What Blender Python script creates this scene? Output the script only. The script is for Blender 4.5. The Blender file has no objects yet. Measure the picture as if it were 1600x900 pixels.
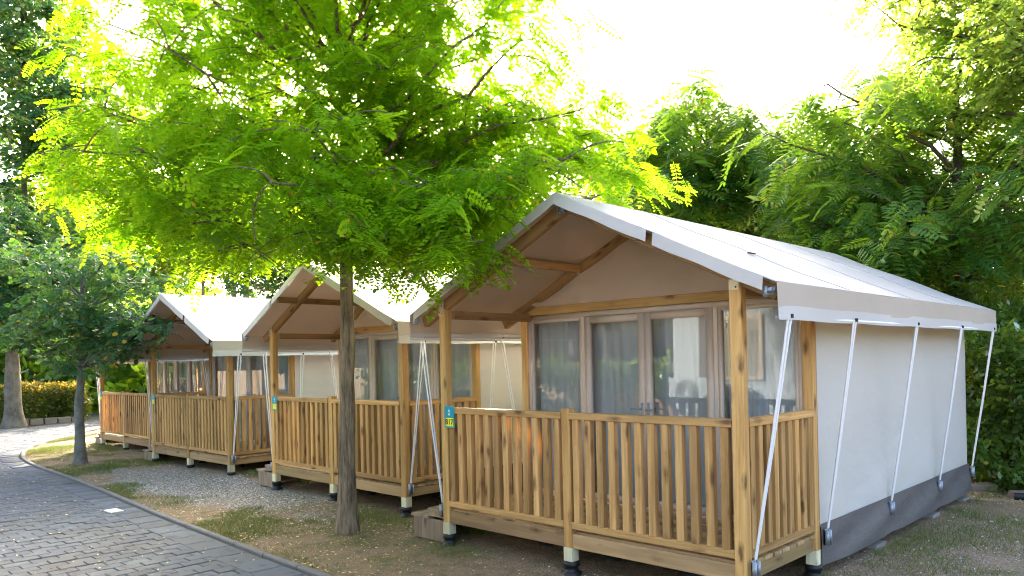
import bpy, math, random
import numpy as np
from mathutils import Vector, Matrix

SC = bpy.context.scene
COL = SC.collection
R = math.radians

# ---------------------------------------------------------------- camera
YAW, ROLL, PITCH = 0.7864, 0.0221, 0.0014
CAM = Vector((5.4304, -4.6484, 1.7458))
FPX = 1171.2859
cam_data = bpy.data.cameras.new('camera')
cam = bpy.data.objects.new('camera', cam_data)
COL.objects.link(cam)
fw = Vector((-math.sin(YAW), math.cos(YAW), 0)); rt = Vector((math.cos(YAW), math.sin(YAW), 0)); up = Vector((0, 0, 1))
f2 = (fw + up * PITCH).normalized(); u2 = (up - fw * PITCH).normalized()
r3 = rt * math.cos(ROLL) - u2 * math.sin(ROLL); u3 = rt * math.sin(ROLL) + u2 * math.cos(ROLL)
m = Matrix((r3, u3, -f2)).transposed().to_4x4(); m.translation = CAM
cam.matrix_world = m
cam_data.sensor_width = 36.0
cam_data.lens = FPX / 1600 * 36
cam_data.shift_x = 18.81 / 1600
cam_data.shift_y = 113.58 / 1600
cam_data.clip_start = 0.05; cam_data.clip_end = 2000
SC.camera = cam

# ---------------------------------------------------------------- sky, sun, exposure
SUN_DIR = Vector((-0.70865, 0.59337, 0.38173)).normalized()      # towards the sun, seen through the tree
SUN_EL = math.asin(SUN_DIR.z)
SUN_AZ = math.atan2(SUN_DIR.x, SUN_DIR.y)
world = bpy.data.worlds.new('World'); SC.world = world; world.use_nodes = True
wn = world.node_tree.nodes; wl = world.node_tree.links
sky = wn.new('ShaderNodeTexSky'); sky.sky_type = 'NISHITA'; sky.sun_disc = False
sky.sun_elevation = SUN_EL; sky.sun_rotation = SUN_AZ
sky.air_density = 0.7; sky.dust_density = 7.0; sky.ozone_density = 0.3
wl.new(sky.outputs[0], wn['Background'].inputs[0])
wn['Background'].inputs[1].default_value = 0.15
sun_data = bpy.data.lights.new('sun', 'SUN'); sun_data.energy = 3.0; sun_data.angle = R(0.6); sun_data.color = (1.0, 0.9, 0.72)
sun = bpy.data.objects.new('sun', sun_data); COL.objects.link(sun)
sun.rotation_euler = SUN_DIR.to_track_quat('Z', 'Y').to_euler()
sun.location = (0, 0, 20)
SC.view_settings.view_transform = 'Standard'; SC.view_settings.look = 'None'
SC.view_settings.gamma = 1.0; SC.view_settings.use_curve_mapping = False
SC.view_settings.exposure = 3.35
SC.cycles.use_denoising = True; SC.cycles.filter_width = 1.05
SC.cycles.max_bounces = 10; SC.cycles.transparent_max_bounces = 16; SC.cycles.transmission_bounces = 8; SC.cycles.diffuse_bounces = 5
SC.cycles.caustics_reflective = False; SC.cycles.caustics_refractive = False
SC.cycles.sample_clamp_indirect = 6.0

# ---------------------------------------------------------------- material helpers
class NT:
    def __init__(s, name):
        s.m = bpy.data.materials.new(name); s.m.use_nodes = True
        s.t = s.m.node_tree; s.n = s.t.nodes; s.l = s.t.links
        s.b = s.n['Principled BSDF']; s.out = s.n['Material Output']
    def node(s, typ, **kw):
        o = s.n.new('ShaderNode' + typ)
        for k, v in kw.items():
            if hasattr(o, k): setattr(o, k, v)
            else: s.setin(o, k, v)
        return o
    def setin(s, o, k, v):
        i = o.inputs[k] if not k.startswith('_') else o.inputs[int(k[1:])]
        if isinstance(v, bpy.types.NodeSocket): s.l.new(v, i)
        else: i.default_value = v
    def noise(s, vec, scale, detail=4, rough=0.6):
        return s.node('TexNoise', Vector=vec, Scale=scale, Detail=detail, Roughness=rough).outputs[0]
    def ramp(s, fac, stops):
        o = s.n.new('ShaderNodeValToRGB'); s.l.new(fac, o.inputs[0])
        e = o.color_ramp.elements
        while len(e) < len(stops): e.new(0.5)
        for k, (p, c) in enumerate(stops):
            e[k].position = p
            if not isinstance(c, (tuple, list)): c = (c, c, c)
            e[k].color = (*c[:3], 1)
        return o.outputs[0]
    def mix(s, fac, a, b, mode='MIX'):
        o = s.n.new('ShaderNodeMix'); o.data_type = 'RGBA'; o.blend_type = mode
        for i, v in ((0, fac), (6, a), (7, b)):
            if isinstance(v, bpy.types.NodeSocket): s.l.new(v, o.inputs[i])
            elif i == 0: o.inputs[0].default_value = v
            else: o.inputs[i].default_value = (*v[:3], 1)
        return o.outputs[2]
    def math(s, op, a, b=0.0):
        o = s.n.new('ShaderNodeMath'); o.operation = op
        for i, v in ((0, a), (1, b)):
            if isinstance(v, bpy.types.NodeSocket): s.l.new(v, o.inputs[i])
            else: o.inputs[i].default_value = v
        return o.outputs[0]
    def coords(s, kind='Object', scale=(1, 1, 1), rnd=False):
        tc = s.n.new('ShaderNodeTexCoord').outputs[kind]
        if rnd:
            oi = s.n.new('ShaderNodeObjectInfo').outputs['Random']
            k = s.math('MULTIPLY', oi, 137.0)
            cb = s.n.new('ShaderNodeCombineXYZ'); s.l.new(k, cb.inputs[0]); s.l.new(k, cb.inputs[2])
            va = s.n.new('ShaderNodeVectorMath'); va.operation = 'ADD'; s.l.new(tc, va.inputs[0]); s.l.new(cb.outputs[0], va.inputs[1]); tc = va.outputs[0]
        mp = s.n.new('ShaderNodeMapping'); mp.inputs['Scale'].default_value = scale; s.l.new(tc, mp.inputs[0])
        return mp.outputs[0]
    def bump(s, h, strength=0.3, dist=0.01):
        o = s.node('Bump', Strength=strength, Distance=dist, Height=h); s.l.new(o.outputs[0], s.b.inputs['Normal']); return o.outputs[0]
    def base(s, col, rough=0.6, spec=0.3, metal=0.0):
        s.setin(s.b, 'Base Color', col if isinstance(col, bpy.types.NodeSocket) else (*col[:3], 1))
        s.setin(s.b, 'Roughness', rough); s.b.inputs['Specular IOR Level'].default_value = spec; s.b.inputs['Metallic'].default_value = metal
        return s

def wood(name, c1, c2, knot=(0.10, 0.045, 0.018), tint=(0.30, 0.24, 0.08)):
    t = NT(name)
    g = t.noise(t.coords('Object', (42, 42, 1.6), True), 1.0, 6, 0.65)
    g2 = t.noise(t.coords('Object', (9, 9, 0.7), True), 1.0, 3)
    col = t.mix(t.ramp(g, [(0.3, 0), (0.7, 1)]), c1, c2)
    col = t.mix(t.ramp(g2, [(0.42, 0), (0.72, 0.8)]), col, tuple(x * 0.5 for x in c1))
    oi = t.n.new('ShaderNodeObjectInfo').outputs['Random']
    col = t.mix(t.ramp(oi, [(0.0, 0.0), (0.6, 0.08), (1.0, 0.4)]), col, tint)
    hv = t.node('HueSaturation', Color=col, Value=t.math('ADD', t.math('MULTIPLY', t.math('FRACT', t.math('MULTIPLY', oi, 17.3)), 0.5), 0.72)).outputs[0]
    kv = t.n.new('ShaderNodeVectorMath'); kv.operation = 'ADD'; t.l.new(t.coords('Object', (9, 9, 3.0), True), kv.inputs[0])
    kn = t.node('TexNoise', Vector=t.coords('Object', (30, 30, 12), True), Scale=1.0, Detail=3.0); ks = t.n.new('ShaderNodeVectorMath'); ks.operation = 'SCALE'; ks.inputs['Scale'].default_value = 0.28; t.l.new(kn.outputs['Color'], ks.inputs[0]); t.l.new(ks.outputs[0], kv.inputs[1])
    v = t.node('TexVoronoi', Vector=kv.outputs[0], Scale=1.0)
    k = t.ramp(v.outputs['Distance'], [(0.09, 1), (0.16, 0.5), (0.28, 0)])
    col = t.mix(t.math('MULTIPLY', k, 0.85), hv, knot)
    t.base(col, 0.62, 0.25); t.bump(g, 0.18, 0.004)
    return t.m

def leaf_mat(name, dif, dif2, tra, tra2, gloss=0.25, tfac=0.5):
    t = NT(name)
    rp = t.n.new('ShaderNodeNewGeometry').outputs['Random Per Island']
    pos = t.n.new('ShaderNodeNewGeometry').outputs['Position']
    nz = t.noise(pos, 0.9, 3)
    f = t.math('ADD', t.math('MULTIPLY', rp, 0.45), t.math('SUBTRACT', t.math('MULTIPLY', nz, 2.2), 0.8))
    f = t.ramp(f, [(0.0, 0), (1.0, 1)])
    cd = t.mix(f, dif, dif2); ct = t.mix(f, tra, tra2)
    old = t.ramp(rp, [(0.988, 0), (0.992, 1)])
    cd = t.mix(old, cd, (0.45, 0.30, 0.03)); ct = t.mix(old, ct, (0.7, 0.45, 0.05))
    d = t.node('BsdfDiffuse', Color=cd); tr = t.node('BsdfTranslucent', Color=ct)
    mx = t.n.new('ShaderNodeMixShader'); mx.inputs[0].default_value = tfac
    t.l.new(d.outputs[0], mx.inputs[1]); t.l.new(tr.outputs[0], mx.inputs[2])
    gl = t.node('BsdfGlossy', Roughness=0.35); gl.inputs[0].default_value = (0.8, 0.9, 0.8, 1)
    lw = t.n.new('ShaderNodeLayerWeight'); lw.inputs[0].default_value = 0.35
    m2 = t.n.new('ShaderNodeMixShader'); t.l.new(t.math('MULTIPLY', lw.outputs['Fresnel'], gloss), m2.inputs[0])
    t.l.new(mx.outputs[0], m2.inputs[1]); t.l.new(gl.outputs[0], m2.inputs[2])
    t.l.new(m2.outputs[0], t.out.inputs[0])
    return t.m

def canvas(name, col, trans=0.25, rough=0.75, wrinkle=0.25, stain=0.12):
    t = NT(name)
    c = t.coords('Object')
    n = t.noise(c, 2.2, 5, 0.6)
    cc = t.mix(t.math('MULTIPLY', t.ramp(n, [(0.35, 0), (0.7, 1)]), stain), col, tuple(x * 0.55 for x in col))
    t.base(cc, rough, 0.25)
    wv = t.math('ADD', t.noise(t.coords('Object', (1, 1, 2.2)), 2.5, 4, 0.5), t.math('MULTIPLY', t.noise(c, 700, 1), 0.05))
    b = t.bump(wv, wrinkle, 0.05)
    tr = t.node('BsdfTranslucent', Color=cc, Normal=b)
    mx = t.n.new('ShaderNodeMixShader'); mx.inputs[0].default_value = trans
    t.l.new(t.b.outputs[0], mx.inputs[1]); t.l.new(tr.outputs[0], mx.inputs[2]); t.l.new(mx.outputs[0], t.out.inputs[0])
    return t.m

def plain(name, col, rough=0.5, spec=0.4, metal=0.0, var=0.15, scale=6.0):
    t = NT(name)
    n = t.noise(t.coords('Object', (1, 1, 1), True), scale, 5)
    t.base(t.mix(t.math('MULTIPLY', n, var * 2), col, tuple(x * 0.5 for x in col)), rough, spec, metal)
    return t.m

M = {}
M['wood'] = wood('stained_pine', (0.42, 0.215, 0.062), (0.70, 0.435, 0.175), tint=(0.35, 0.20, 0.075))
M['post'] = wood('post_pine', (0.44, 0.215, 0.058), (0.72, 0.435, 0.16), tint=(0.38, 0.30, 0.10))
M['fascia'] = wood('weathered_fascia', (0.38, 0.235, 0.11), (0.50, 0.32, 0.16))
M['beam'] = wood('beam_pine', (0.36, 0.20, 0.078), (0.50, 0.295, 0.125), tint=(0.30, 0.19, 0.08))
M['step'] = wood('grey_step_wood', (0.24, 0.17, 0.12), (0.34, 0.26, 0.19))
M['socket'] = wood('pale_timber_socket', (0.66, 0.60, 0.36), (0.76, 0.70, 0.48), knot=(0.35, 0.28, 0.12), tint=(0.7, 0.65, 0.4))
M['white'] = canvas('white_roof_canvas', (0.52, 0.52, 0.515), 0.4, 0.6, 0.12, 0.06)
M['hem'] = canvas('white_hem_canvas', (0.54, 0.53, 0.51), 0.12, 0.6, 0.1, 0.08)
M['cream'] = canvas('cream_flap_canvas', (0.60, 0.555, 0.49), 0.2, 0.65, 0.2, 0.1)
M['beige'] = canvas('beige_canvas', (0.50, 0.435, 0.36), 0.16, 0.75, 0.15, 0.12)
M['lining'] = canvas('tan_lining_canvas', (0.82, 0.69, 0.57), 0.5, 0.8, 0.15, 0.12)
M['gable'] = canvas('gable_canvas', (0.82, 0.68, 0.53), 0.5, 0.8, 0.5, 0.15)
M['wall'] = canvas('ecru_wall_canvas', (0.69, 0.66, 0.60), 0.25, 0.6, 0.35, 0.05)
M['skirt'] = canvas('grey_skirt', (0.125, 0.115, 0.112), 0.0, 0.45, 0.5, 0.3)
M['frame'] = plain('taupe_frame', (0.60, 0.485, 0.375), 0.4, 0.4, 0, 0.06)
M['curtain'] = canvas('grey_curtain', (0.74, 0.73, 0.71), 0.35, 0.9, 0.1, 0.1)
M['strap'] = plain('white_strap', (0.80, 0.80, 0.78), 0.6, 0.2, 0, 0.05)
M['metal'] = plain('galvanised_metal', (0.42, 0.46, 0.50), 0.55, 0.5, 0.8, 0.3, 40)
M['plate_metal'] = plain('zinc_yellow_plate', (0.62, 0.50, 0.30), 0.5, 0.4, 0.3, 0.1)
M['black'] = plain('black_plastic', (0.012, 0.012, 0.013), 0.5, 0.4, 0, 0.2)
M['concrete'] = plain('concrete_pad', (0.30, 0.28, 0.25), 0.9, 0.2, 0, 0.3, 15)
M['teal'] = plain('teal_sign', (0.0, 0.26, 0.36), 0.35, 0.5, 0, 0.03)
M['green_edge'] = plain('green_sign_edge', (0.02, 0.33, 0.27), 0.35, 0.5, 0, 0.03)
M['yellow'] = plain('yellow_sign', (0.85, 0.75, 0.02), 0.35, 0.5, 0, 0.03)
M['ink'] = plain('black_ink', (0.015, 0.015, 0.015), 0.5, 0.3, 0, 0.0)
M['sign_white'] = plain('sign_pale_blue', (0.35, 0.68, 0.75), 0.4, 0.4, 0, 0.0)
M['inner_floor'] = plain('inner_floor', (0.22, 0.16, 0.11), 0.6, 0.3, 0, 0.2)
M['cabin'] = plain('cabin_cladding', (0.42, 0.48, 0.55), 0.6, 0.3, 0, 0.05)
M['dark_trim'] = plain('brown_trim', (0.12, 0.09, 0.07), 0.5, 0.3, 0, 0.1)
M['stone'] = plain('kerb_stone', (0.19, 0.19, 0.19), 0.9, 0.2, 0, 0.35, 12)
M['pale_stone'] = plain('pale_edging_stone', (0.33, 0.27, 0.21), 0.9, 0.2, 0, 0.4, 14)

def glass():
    t = NT('window_glass')
    lw = t.n.new('ShaderNodeLayerWeight'); lw.inputs[0].default_value = 0.5
    p5 = t.math('POWER', lw.outputs['Facing'], 4.0)
    f = t.math('ADD', t.math('MULTIPLY', p5, 0.9), 0.045)
    tr = t.n.new('ShaderNodeBsdfTransparent'); tr.inputs[0].default_value = (0.90, 0.93, 0.94, 1)
    gl = t.n.new('ShaderNodeBsdfGlossy'); gl.inputs['Roughness'].default_value = 0.0; gl.inputs[0].default_value = (1, 1, 1, 1)
    nb = t.node('Bump', Strength=0.02, Distance=0.02, Height=t.noise(t.coords('Object'), 1.5, 1)); t.l.new(nb.outputs[0], gl.inputs['Normal'])
    mx = t.n.new('ShaderNodeMixShader'); t.l.new(f, mx.inputs[0]); t.l.new(tr.outputs[0], mx.inputs[1]); t.l.new(gl.outputs[0], mx.inputs[2])
    t.l.new(mx.outputs[0], t.out.inputs[0]); return t.m
M['glass'] = glass()

def bark(name, c1, c2, sc=(14, 14, 2.5), st=0.9):
    t = NT(name)
    v = t.noise(t.coords('Object', sc), 1.0, 7, 0.7)
    w = t.noise(t.coords('Object', (3, 3, 3)), 1.0, 3)
    col = t.mix(t.ramp(v, [(0.35, 0), (0.62, 1)]), c1, c2)
    col = t.mix(t.math('MULTIPLY', w, 0.4), col, (0.13, 0.14, 0.08))
    t.base(col, 0.9, 0.15); t.bump(v, st, 0.03); return t.m
M['bark'] = bark('locust_bark', (0.05, 0.033, 0.022), (0.32, 0.24, 0.165), (26, 26, 3.2), 1.0)
M['bark_grey'] = bark('grey_bark', (0.10, 0.095, 0.09), (0.25, 0.24, 0.22), (10, 10, 6), 0.5)
M['bark_plane'] = bark('mottled_bark', (0.09, 0.072, 0.055), (0.25, 0.21, 0.165), (5, 5, 3), 0.5)
M['bark_dark'] = bark('dark_bark', (0.05, 0.042, 0.035), (0.15, 0.125, 0.10))

M['leaf_locust'] = leaf_mat('locust_leaf', (0.085, 0.23, 0.008), (0.17, 0.33, 0.01), (0.28, 0.56, 0.004), (0.48, 0.68, 0.010), 0.05, 0.58)
M['leaf_ailanthus'] = leaf_mat('ailanthus_leaf', (0.022, 0.08, 0.028), (0.045, 0.125, 0.03), (0.20, 0.44, 0.02), (0.45, 0.66, 0.03), 0.22, 0.5)
M['leaf_dark'] = leaf_mat('dark_bluegreen_leaf', (0.025, 0.085, 0.04), (0.05, 0.135, 0.055), (0.08, 0.24, 0.03), (0.24, 0.46, 0.04), 0.25, 0.42)
M['leaf_mid'] = leaf_mat('mid_green_leaf', (0.032, 0.09, 0.02), (0.06, 0.14, 0.022), (0.24, 0.46, 0.02), (0.46, 0.64, 0.03), 0.18, 0.5)
M['leaf_pale'] = leaf_mat('pale_green_leaf', (0.10, 0.19, 0.035), (0.18, 0.27, 0.06), (0.34, 0.52, 0.04), (0.54, 0.66, 0.09), 0.12, 0.5)
M['leaf_bush'] = leaf_mat('bush_leaf', (0.04, 0.10, 0.018), (0.09, 0.16, 0.025), (0.18, 0.34, 0.02), (0.4, 0.5, 0.03), 0.3, 0.42)
M['leaf_hedge'] = leaf_mat('hedge_leaf', (0.05, 0.085, 0.012), (0.12, 0.15, 0.015), (0.20, 0.26, 0.015), (0.42, 0.38, 0.02), 0.3, 0.35)
M['leaf_red'] = leaf_mat('red_tip_leaf', (0.26, 0.12, 0.03), (0.28, 0.24, 0.04), (0.5, 0.26, 0.05), (0.55, 0.46, 0.06), 0.2, 0.45)

# ---------------------------------------------------------------- mesh helpers
def new_obj(name, mesh, parent=None, mat=None, mw=None):
    o = bpy.data.objects.new(name, mesh); COL.objects.link(o)
    if mat is not None and mesh is not None and len(mesh.materials) == 0: mesh.materials.append(mat)
    if parent is not None: o.parent = parent
    if mw is not None: o.matrix_local = mw
    return o
def tag(o, label=None, cat=None, group=None, kind=None):
    for k, v in (('label', label), ('category', cat), ('group', group), ('kind', kind)):
        if v: o[k] = v
    return o
def empty(name, loc=(0, 0, 0), rz=0.0):
    o = bpy.data.objects.new(name, None); COL.objects.link(o); o.location = loc; o.rotation_euler = (0, 0, rz); o.empty_display_size = 0.1; return o
def mesh_np(name, V, quads=None, tris=None, smooth=False, matidx=None):
    me = bpy.data.meshes.new(name)
    V = np.asarray(V, np.float32)
    nq = 0 if quads is None else len(quads); nt = 0 if tris is None else len(tris)
    me.vertices.add(len(V)); me.vertices.foreach_set('co', V.ravel())
    li = []
    if nq: li.append(np.asarray(quads, np.int32).ravel())
    if nt: li.append(np.asarray(tris, np.int32).ravel())
    li = np.concatenate(li); me.loops.add(len(li)); me.loops.foreach_set('vertex_index', li)
    me.polygons.add(nq + nt)
    st = np.concatenate([np.arange(nq, dtype=np.int32) * 4, nq * 4 + np.arange(nt, dtype=np.int32) * 3])
    me.polygons.foreach_set('loop_start', st)
    if matidx is not None: me.polygons.foreach_set('material_index', np.asarray(matidx, np.int32))
    me.update(calc_edges=True)
    if smooth: me.polygons.foreach_set('use_smooth', np.ones(nq + nt, bool))
    return me
def mesh_py(name, V, F, smooth=False):
    me = bpy.data.meshes.new(name); me.from_pydata([tuple(v) for v in V], [], F); me.update()
    if smooth: me.polygons.foreach_set('use_smooth', [True] * len(me.polygons))
    return me
CACHE = {}
def plank_mesh(w, t, L, c=0.004):
    k = (round(w, 4), round(t, 4), round(L, 4), c)
    if k in CACHE: return CACHE[k].copy() if False else CACHE[k]
    a, b = w / 2, t / 2; c = min(c, a * 0.4, b * 0.4)
    ring = [(a - c, -b), (a, -b + c), (a, b - c), (a - c, b), (-a + c, b), (-a, b - c), (-a, -b + c), (-a + c, -b)]
    V = [(x, y, -L / 2) for x, y in ring] + [(x, y, L / 2) for x, y in ring]
    F = [[i, (i + 1) % 8, 8 + (i + 1) % 8, 8 + i] for i in range(8)] + [list(range(7, -1, -1)), list(range(8, 16))]
    me = mesh_py('plank', V, F); CACHE[k] = me; return me
MESH_BY_MAT = {}
def plank(name, parent, p0, p1, w, t, mat, wdir=(1, 0, 0), c=0.004):
    """bar from p0 to p1, w across wdir, t across the other way; grain runs along its length"""
    p0, p1 = Vector(p0), Vector(p1); z = (p1 - p0); L = z.length; z.normalize()
    x = Vector(wdir); x = (x - z * x.dot(z)).normalized(); y = z.cross(x)
    base = plank_mesh(w, t, L, c); k = (base.name, mat.name)
    if k not in MESH_BY_MAT:
        me = base.copy(); me.materials.clear(); me.materials.append(mat); MESH_BY_MAT[k] = me
    mw = Matrix((x, y, z)).transposed().to_4x4(); mw.translation = (p0 + p1) / 2
    return new_obj(name, MESH_BY_MAT[k], parent, None, mw)
def box(name, parent, lo, hi, mat, c=0.003):
    lo, hi = Vector(lo), Vector(hi); d = hi - lo
    return plank(name, parent, ((lo.x + hi.x) / 2, (lo.y + hi.y) / 2, lo.z), ((lo.x + hi.x) / 2, (lo.y + hi.y) / 2, hi.z), d.x, d.y, mat, (1, 0, 0), c)
def tube_arrays(P, rad, n=6, cap=True):
    P = np.asarray(P, float); k = len(P)
    T = np.gradient(P, axis=0); T /= np.linalg.norm(T, axis=1)[:, None] + 1e-9
    ref = np.where(np.abs(T[:, 2:3]) > 0.9, np.array([[1.0, 0, 0]]), np.array([[0, 0, 1.0]]))
    A = np.cross(T, ref); A /= np.linalg.norm(A, axis=1)[:, None] + 1e-9
    B = np.cross(T, A)
    th = np.arange(n) * 2 * math.pi / n
    rad = np.broadcast_to(np.asarray(rad, float), (k,))
    V = P[:, None, :] + rad[:, None, None] * (A[:, None, :] * np.cos(th)[None, :, None] + B[:, None, :] * np.sin(th)[None, :, None])
    V = V.reshape(-1, 3)
    i = np.arange(k - 1)[:, None] * n; j = np.arange(n)[None, :]; j2 = (j + 1) % n
    Q = np.stack([i + j, i + j2, i + n + j2, i + n + j], -1).reshape(-1, 4)
    return V, Q
class Acc:
    def __init__(s): s.V = []; s.Q = []; s.T = []; s.mi = []; s.n = 0
    def add(s, V, Q=None, T=None):
        V = np.asarray(V, float)
        if Q is not None and len(Q): s.Q.append(np.asarray(Q) + s.n)
        if T is not None and len(T): s.T.append(np.asarray(T) + s.n)
        s.V.append(V); s.n += len(V)
    def tube(s, P, rad, n=6): s.add(*tube_arrays(P, rad, n))
    def box(s, lo, hi):
        x0, y0, z0 = lo; x1, y1, z1 = hi
        s.add([(x0, y0, z0), (x1, y0, z0), (x1, y1, z0), (x0, y1, z0), (x0, y0, z1), (x1, y0, z1), (x1, y1, z1), (x0, y1, z1)],
              [(0, 3, 2, 1), (4, 5, 6, 7), (0, 1, 5, 4), (1, 2, 6, 5), (2, 3, 7, 6), (3, 0, 4, 7)])
    def mesh(s, name, smooth=False):
        return mesh_np(name, np.concatenate(s.V), np.concatenate(s.Q) if s.Q else None, np.concatenate(s.T) if s.T else None, smooth)
def sheet(name, parent, fn, nu, nv, mat, thick=0.004, smooth=True):
    """cloth sheet fn(u,v)->xyz over a grid, given real thickness"""
    U, Vv = np.meshgrid(np.linspace(0, 1, nu + 1), np.linspace(0, 1, nv + 1), indexing='ij')
    P = np.array([[fn(U[i, j], Vv[i, j]) for j in range(nv + 1)] for i in range(nu + 1)])
    du = np.gradient(P, axis=0); dv = np.gradient(P, axis=1); N = np.cross(du, dv); N /= np.linalg.norm(N, axis=2, keepdims=True) + 1e-12
    A = (P + N * thick / 2).reshape(-1, 3); B = (P - N * thick / 2).reshape(-1, 3); n = len(A)
    idx = np.arange(n).reshape(nu + 1, nv + 1)
    q = np.stack([idx[:-1, :-1], idx[1:, :-1], idx[1:, 1:], idx[:-1, 1:]], -1).reshape(-1, 4)
    Q = [q, q[:, ::-1] + n]; VV = [A, B]; off = 2 * n
    for e in (idx[:, 0][::-1], idx[:, -1], idx[0, :], idx[-1, :][::-1]):      # rims carry their own vertices so the edges stay crisp
        k = len(e); VV += [A[e], B[e]]; i = np.arange(k - 1) + off
        Q.append(np.stack([i, i + k, i + k + 1, i + 1], -1)[:, ::-1]); off += 2 * k
    return new_obj(name, mesh_np(name, np.concatenate(VV), np.concatenate(Q), None, smooth), parent, mat)
def prism(name, parent, outline, y0, y1, mat):
    n = len(outline)
    V = [(x, y0, z) for x, z in outline] + [(x, y1, z) for x, z in outline]
    F = [list(range(n)), list(range(2 * n - 1, n - 1, -1))] + [[(i + 1) % n, i, n + i, n + (i + 1) % n] for i in range(n)]
    return new_obj(name, mesh_py(name, V, F), parent, mat)

# ---------------------------------------------------------------- ground, road, kerb
KERB = [(6.0, -1.42), (-0.14, -1.37), (-2.2, -1.31), (-3.7, -1.26), (-5.93, -1.13), (-8.15, -1.03), (-9.99, -1.0), (-11.42, -0.90), (-12.5, -0.73), (-13.87, -0.34), (-15.53, 0.42), (-16.57, 1.19), (-18.58, 2.48), (-23.0, 6.5), (-40, 20)]
def smooth_line(pts, step=0.25):
    P = np.array(pts, float); out = []
    for i in range(len(P) - 1):
        p0, p1, p2, p3 = P[max(i - 1, 0)], P[i], P[i + 1], P[min(i + 2, len(P) - 1)]
        n = max(2, int(np.linalg.norm(p2 - p1) / step))
        for k in range(n):
            t = k / n
            out.append(0.5 * ((2 * p1) + (-p0 + p2) * t + (2 * p0 - 5 * p1 + 4 * p2 - p3) * t * t + (-p0 + 3 * p1 - 3 * p2 + p3) * t ** 3))
    out.append(P[-1]); return np.array(out)
KL = smooth_line(KERB)
def kerb_y(x):   # kerb line as y(x): it runs monotonically in x
    return np.interp(-np.asarray(x, float), -KL[:, 0], KL[:, 1])

def ground_mat():
    t = NT('soil_and_gravel')
    pos = t.coords('Object'); sx = t.n.new('ShaderNodeSeparateXYZ'); t.l.new(pos, sx.inputs[0])
    fine = t.noise(pos, 60, 6, 0.75); mid = t.noise(pos, 5, 5, 0.65); big = t.noise(pos, 0.9, 4, 0.6)
    soil = t.mix(t.ramp(fine, [(0.3, 0), (0.7, 1)]), (0.12, 0.078, 0.045), (0.42, 0.30, 0.195))
    soil = t.mix(t.ramp(mid, [(0.48, 0), (0.66, 0.7)]), soil, (0.10, 0.115, 0.045))
    vor = t.node('TexVoronoi', Vector=pos, Scale=42.0)
    gcol = t.mix(t.ramp(vor.outputs['Color'], [(0.1, 0), (0.9, 1)]), (0.29, 0.26, 0.225), (0.70, 0.65, 0.58))
    gcol = t.mix(t.ramp(vor.outputs['Distance'], [(0.25, 0), (0.6, 0.85)]), gcol, (0.10, 0.085, 0.07))
    # gravel lies in front of the second and third tent
    ax = t.math('DIVIDE', t.math('ADD', sx.outputs[0], 5.6), 3.7); ay = t.math('DIVIDE', t.math('SUBTRACT', sx.outputs[1], 0.05), 0.9)
    e = t.math('ADD', t.math('MULTIPLY', ax, ax), t.math('MULTIPLY', ay, ay))
    e = t.math('ADD', e, t.math('MULTIPLY', t.math('SUBTRACT', big, 0.5), 2.6))
    gm = t.ramp(e, [(0.55, 1), (1.15, 0)])
    bx = t.math('DIVIDE', t.math('SUBTRACT', sx.outputs[0], 4.6), 1.6); by = t.math('DIVIDE', t.math('SUBTRACT', sx.outputs[1], 3.0), 3.5)
    e2 = t.math('ADD', t.math('MULTIPLY', bx, bx), t.math('MULTIPLY', by, by)); e2 = t.math('ADD', e2, t.math('MULTIPLY', t.math('SUBTRACT', big, 0.5), 2.6))
    gm = t.math('MAXIMUM', gm, t.ramp(e2, [(0.3, 0.22), (1.1, 0)]))
    col = t.mix(gm, soil, gcol)
    t.base(col, 0.95, 0.1)
    h = t.math('ADD', t.math('MULTIPLY', fine, 0.6), t.math('MULTIPLY', vor.outputs['Distance'], -0.6)); t.bump(h, 0.7, 0.03)
    return t.m
rng = np.random.default_rng(7)
gx = np.concatenate([[-400, -120, -60, -40], np.arange(-30, 10.01, 0.3), [20, 60, 120, 400]])
gy = np.concatenate([[-400, -100, -40, -15], np.arange(-8, 14.01, 0.3), [25, 60, 120, 400]])
GX, GY = np.meshgrid(gx, gy, indexing='ij')
def ground_z(x, y):
    x = np.asarray(x, float); y = np.asarray(y, float)
    b = 0.012 * np.sin(x * 1.7 + 0.6 * y) + 0.010 * np.sin(y * 2.3 - x * 0.9) + 0.006 * np.sin(x * 5.1) * np.sin(y * 4.3)
    inside = np.clip((y - kerb_y(x) - 0.05) / 0.5, 0, 1)
    near = (np.abs(x + 10) < 22) & (np.abs(y) < 15)
    return np.where(near, np.where(y > kerb_y(x), b * inside + 0.012, -0.03), np.where(y > kerb_y(x), 0.0, -0.03))
GZ = ground_z(GX, GY)
nI, nJ = GX.shape; idx = np.arange(nI * nJ).reshape(nI, nJ)
gq = np.stack([idx[:-1, :-1], idx[1:, :-1], idx[1:, 1:], idx[:-1, 1:]], -1).reshape(-1, 4)
ground = new_obj('ground', mesh_np('ground', np.stack([GX, GY, GZ], -1).reshape(-1, 3), gq, None, True), None, ground_mat()); tag(ground, kind='structure')

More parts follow.
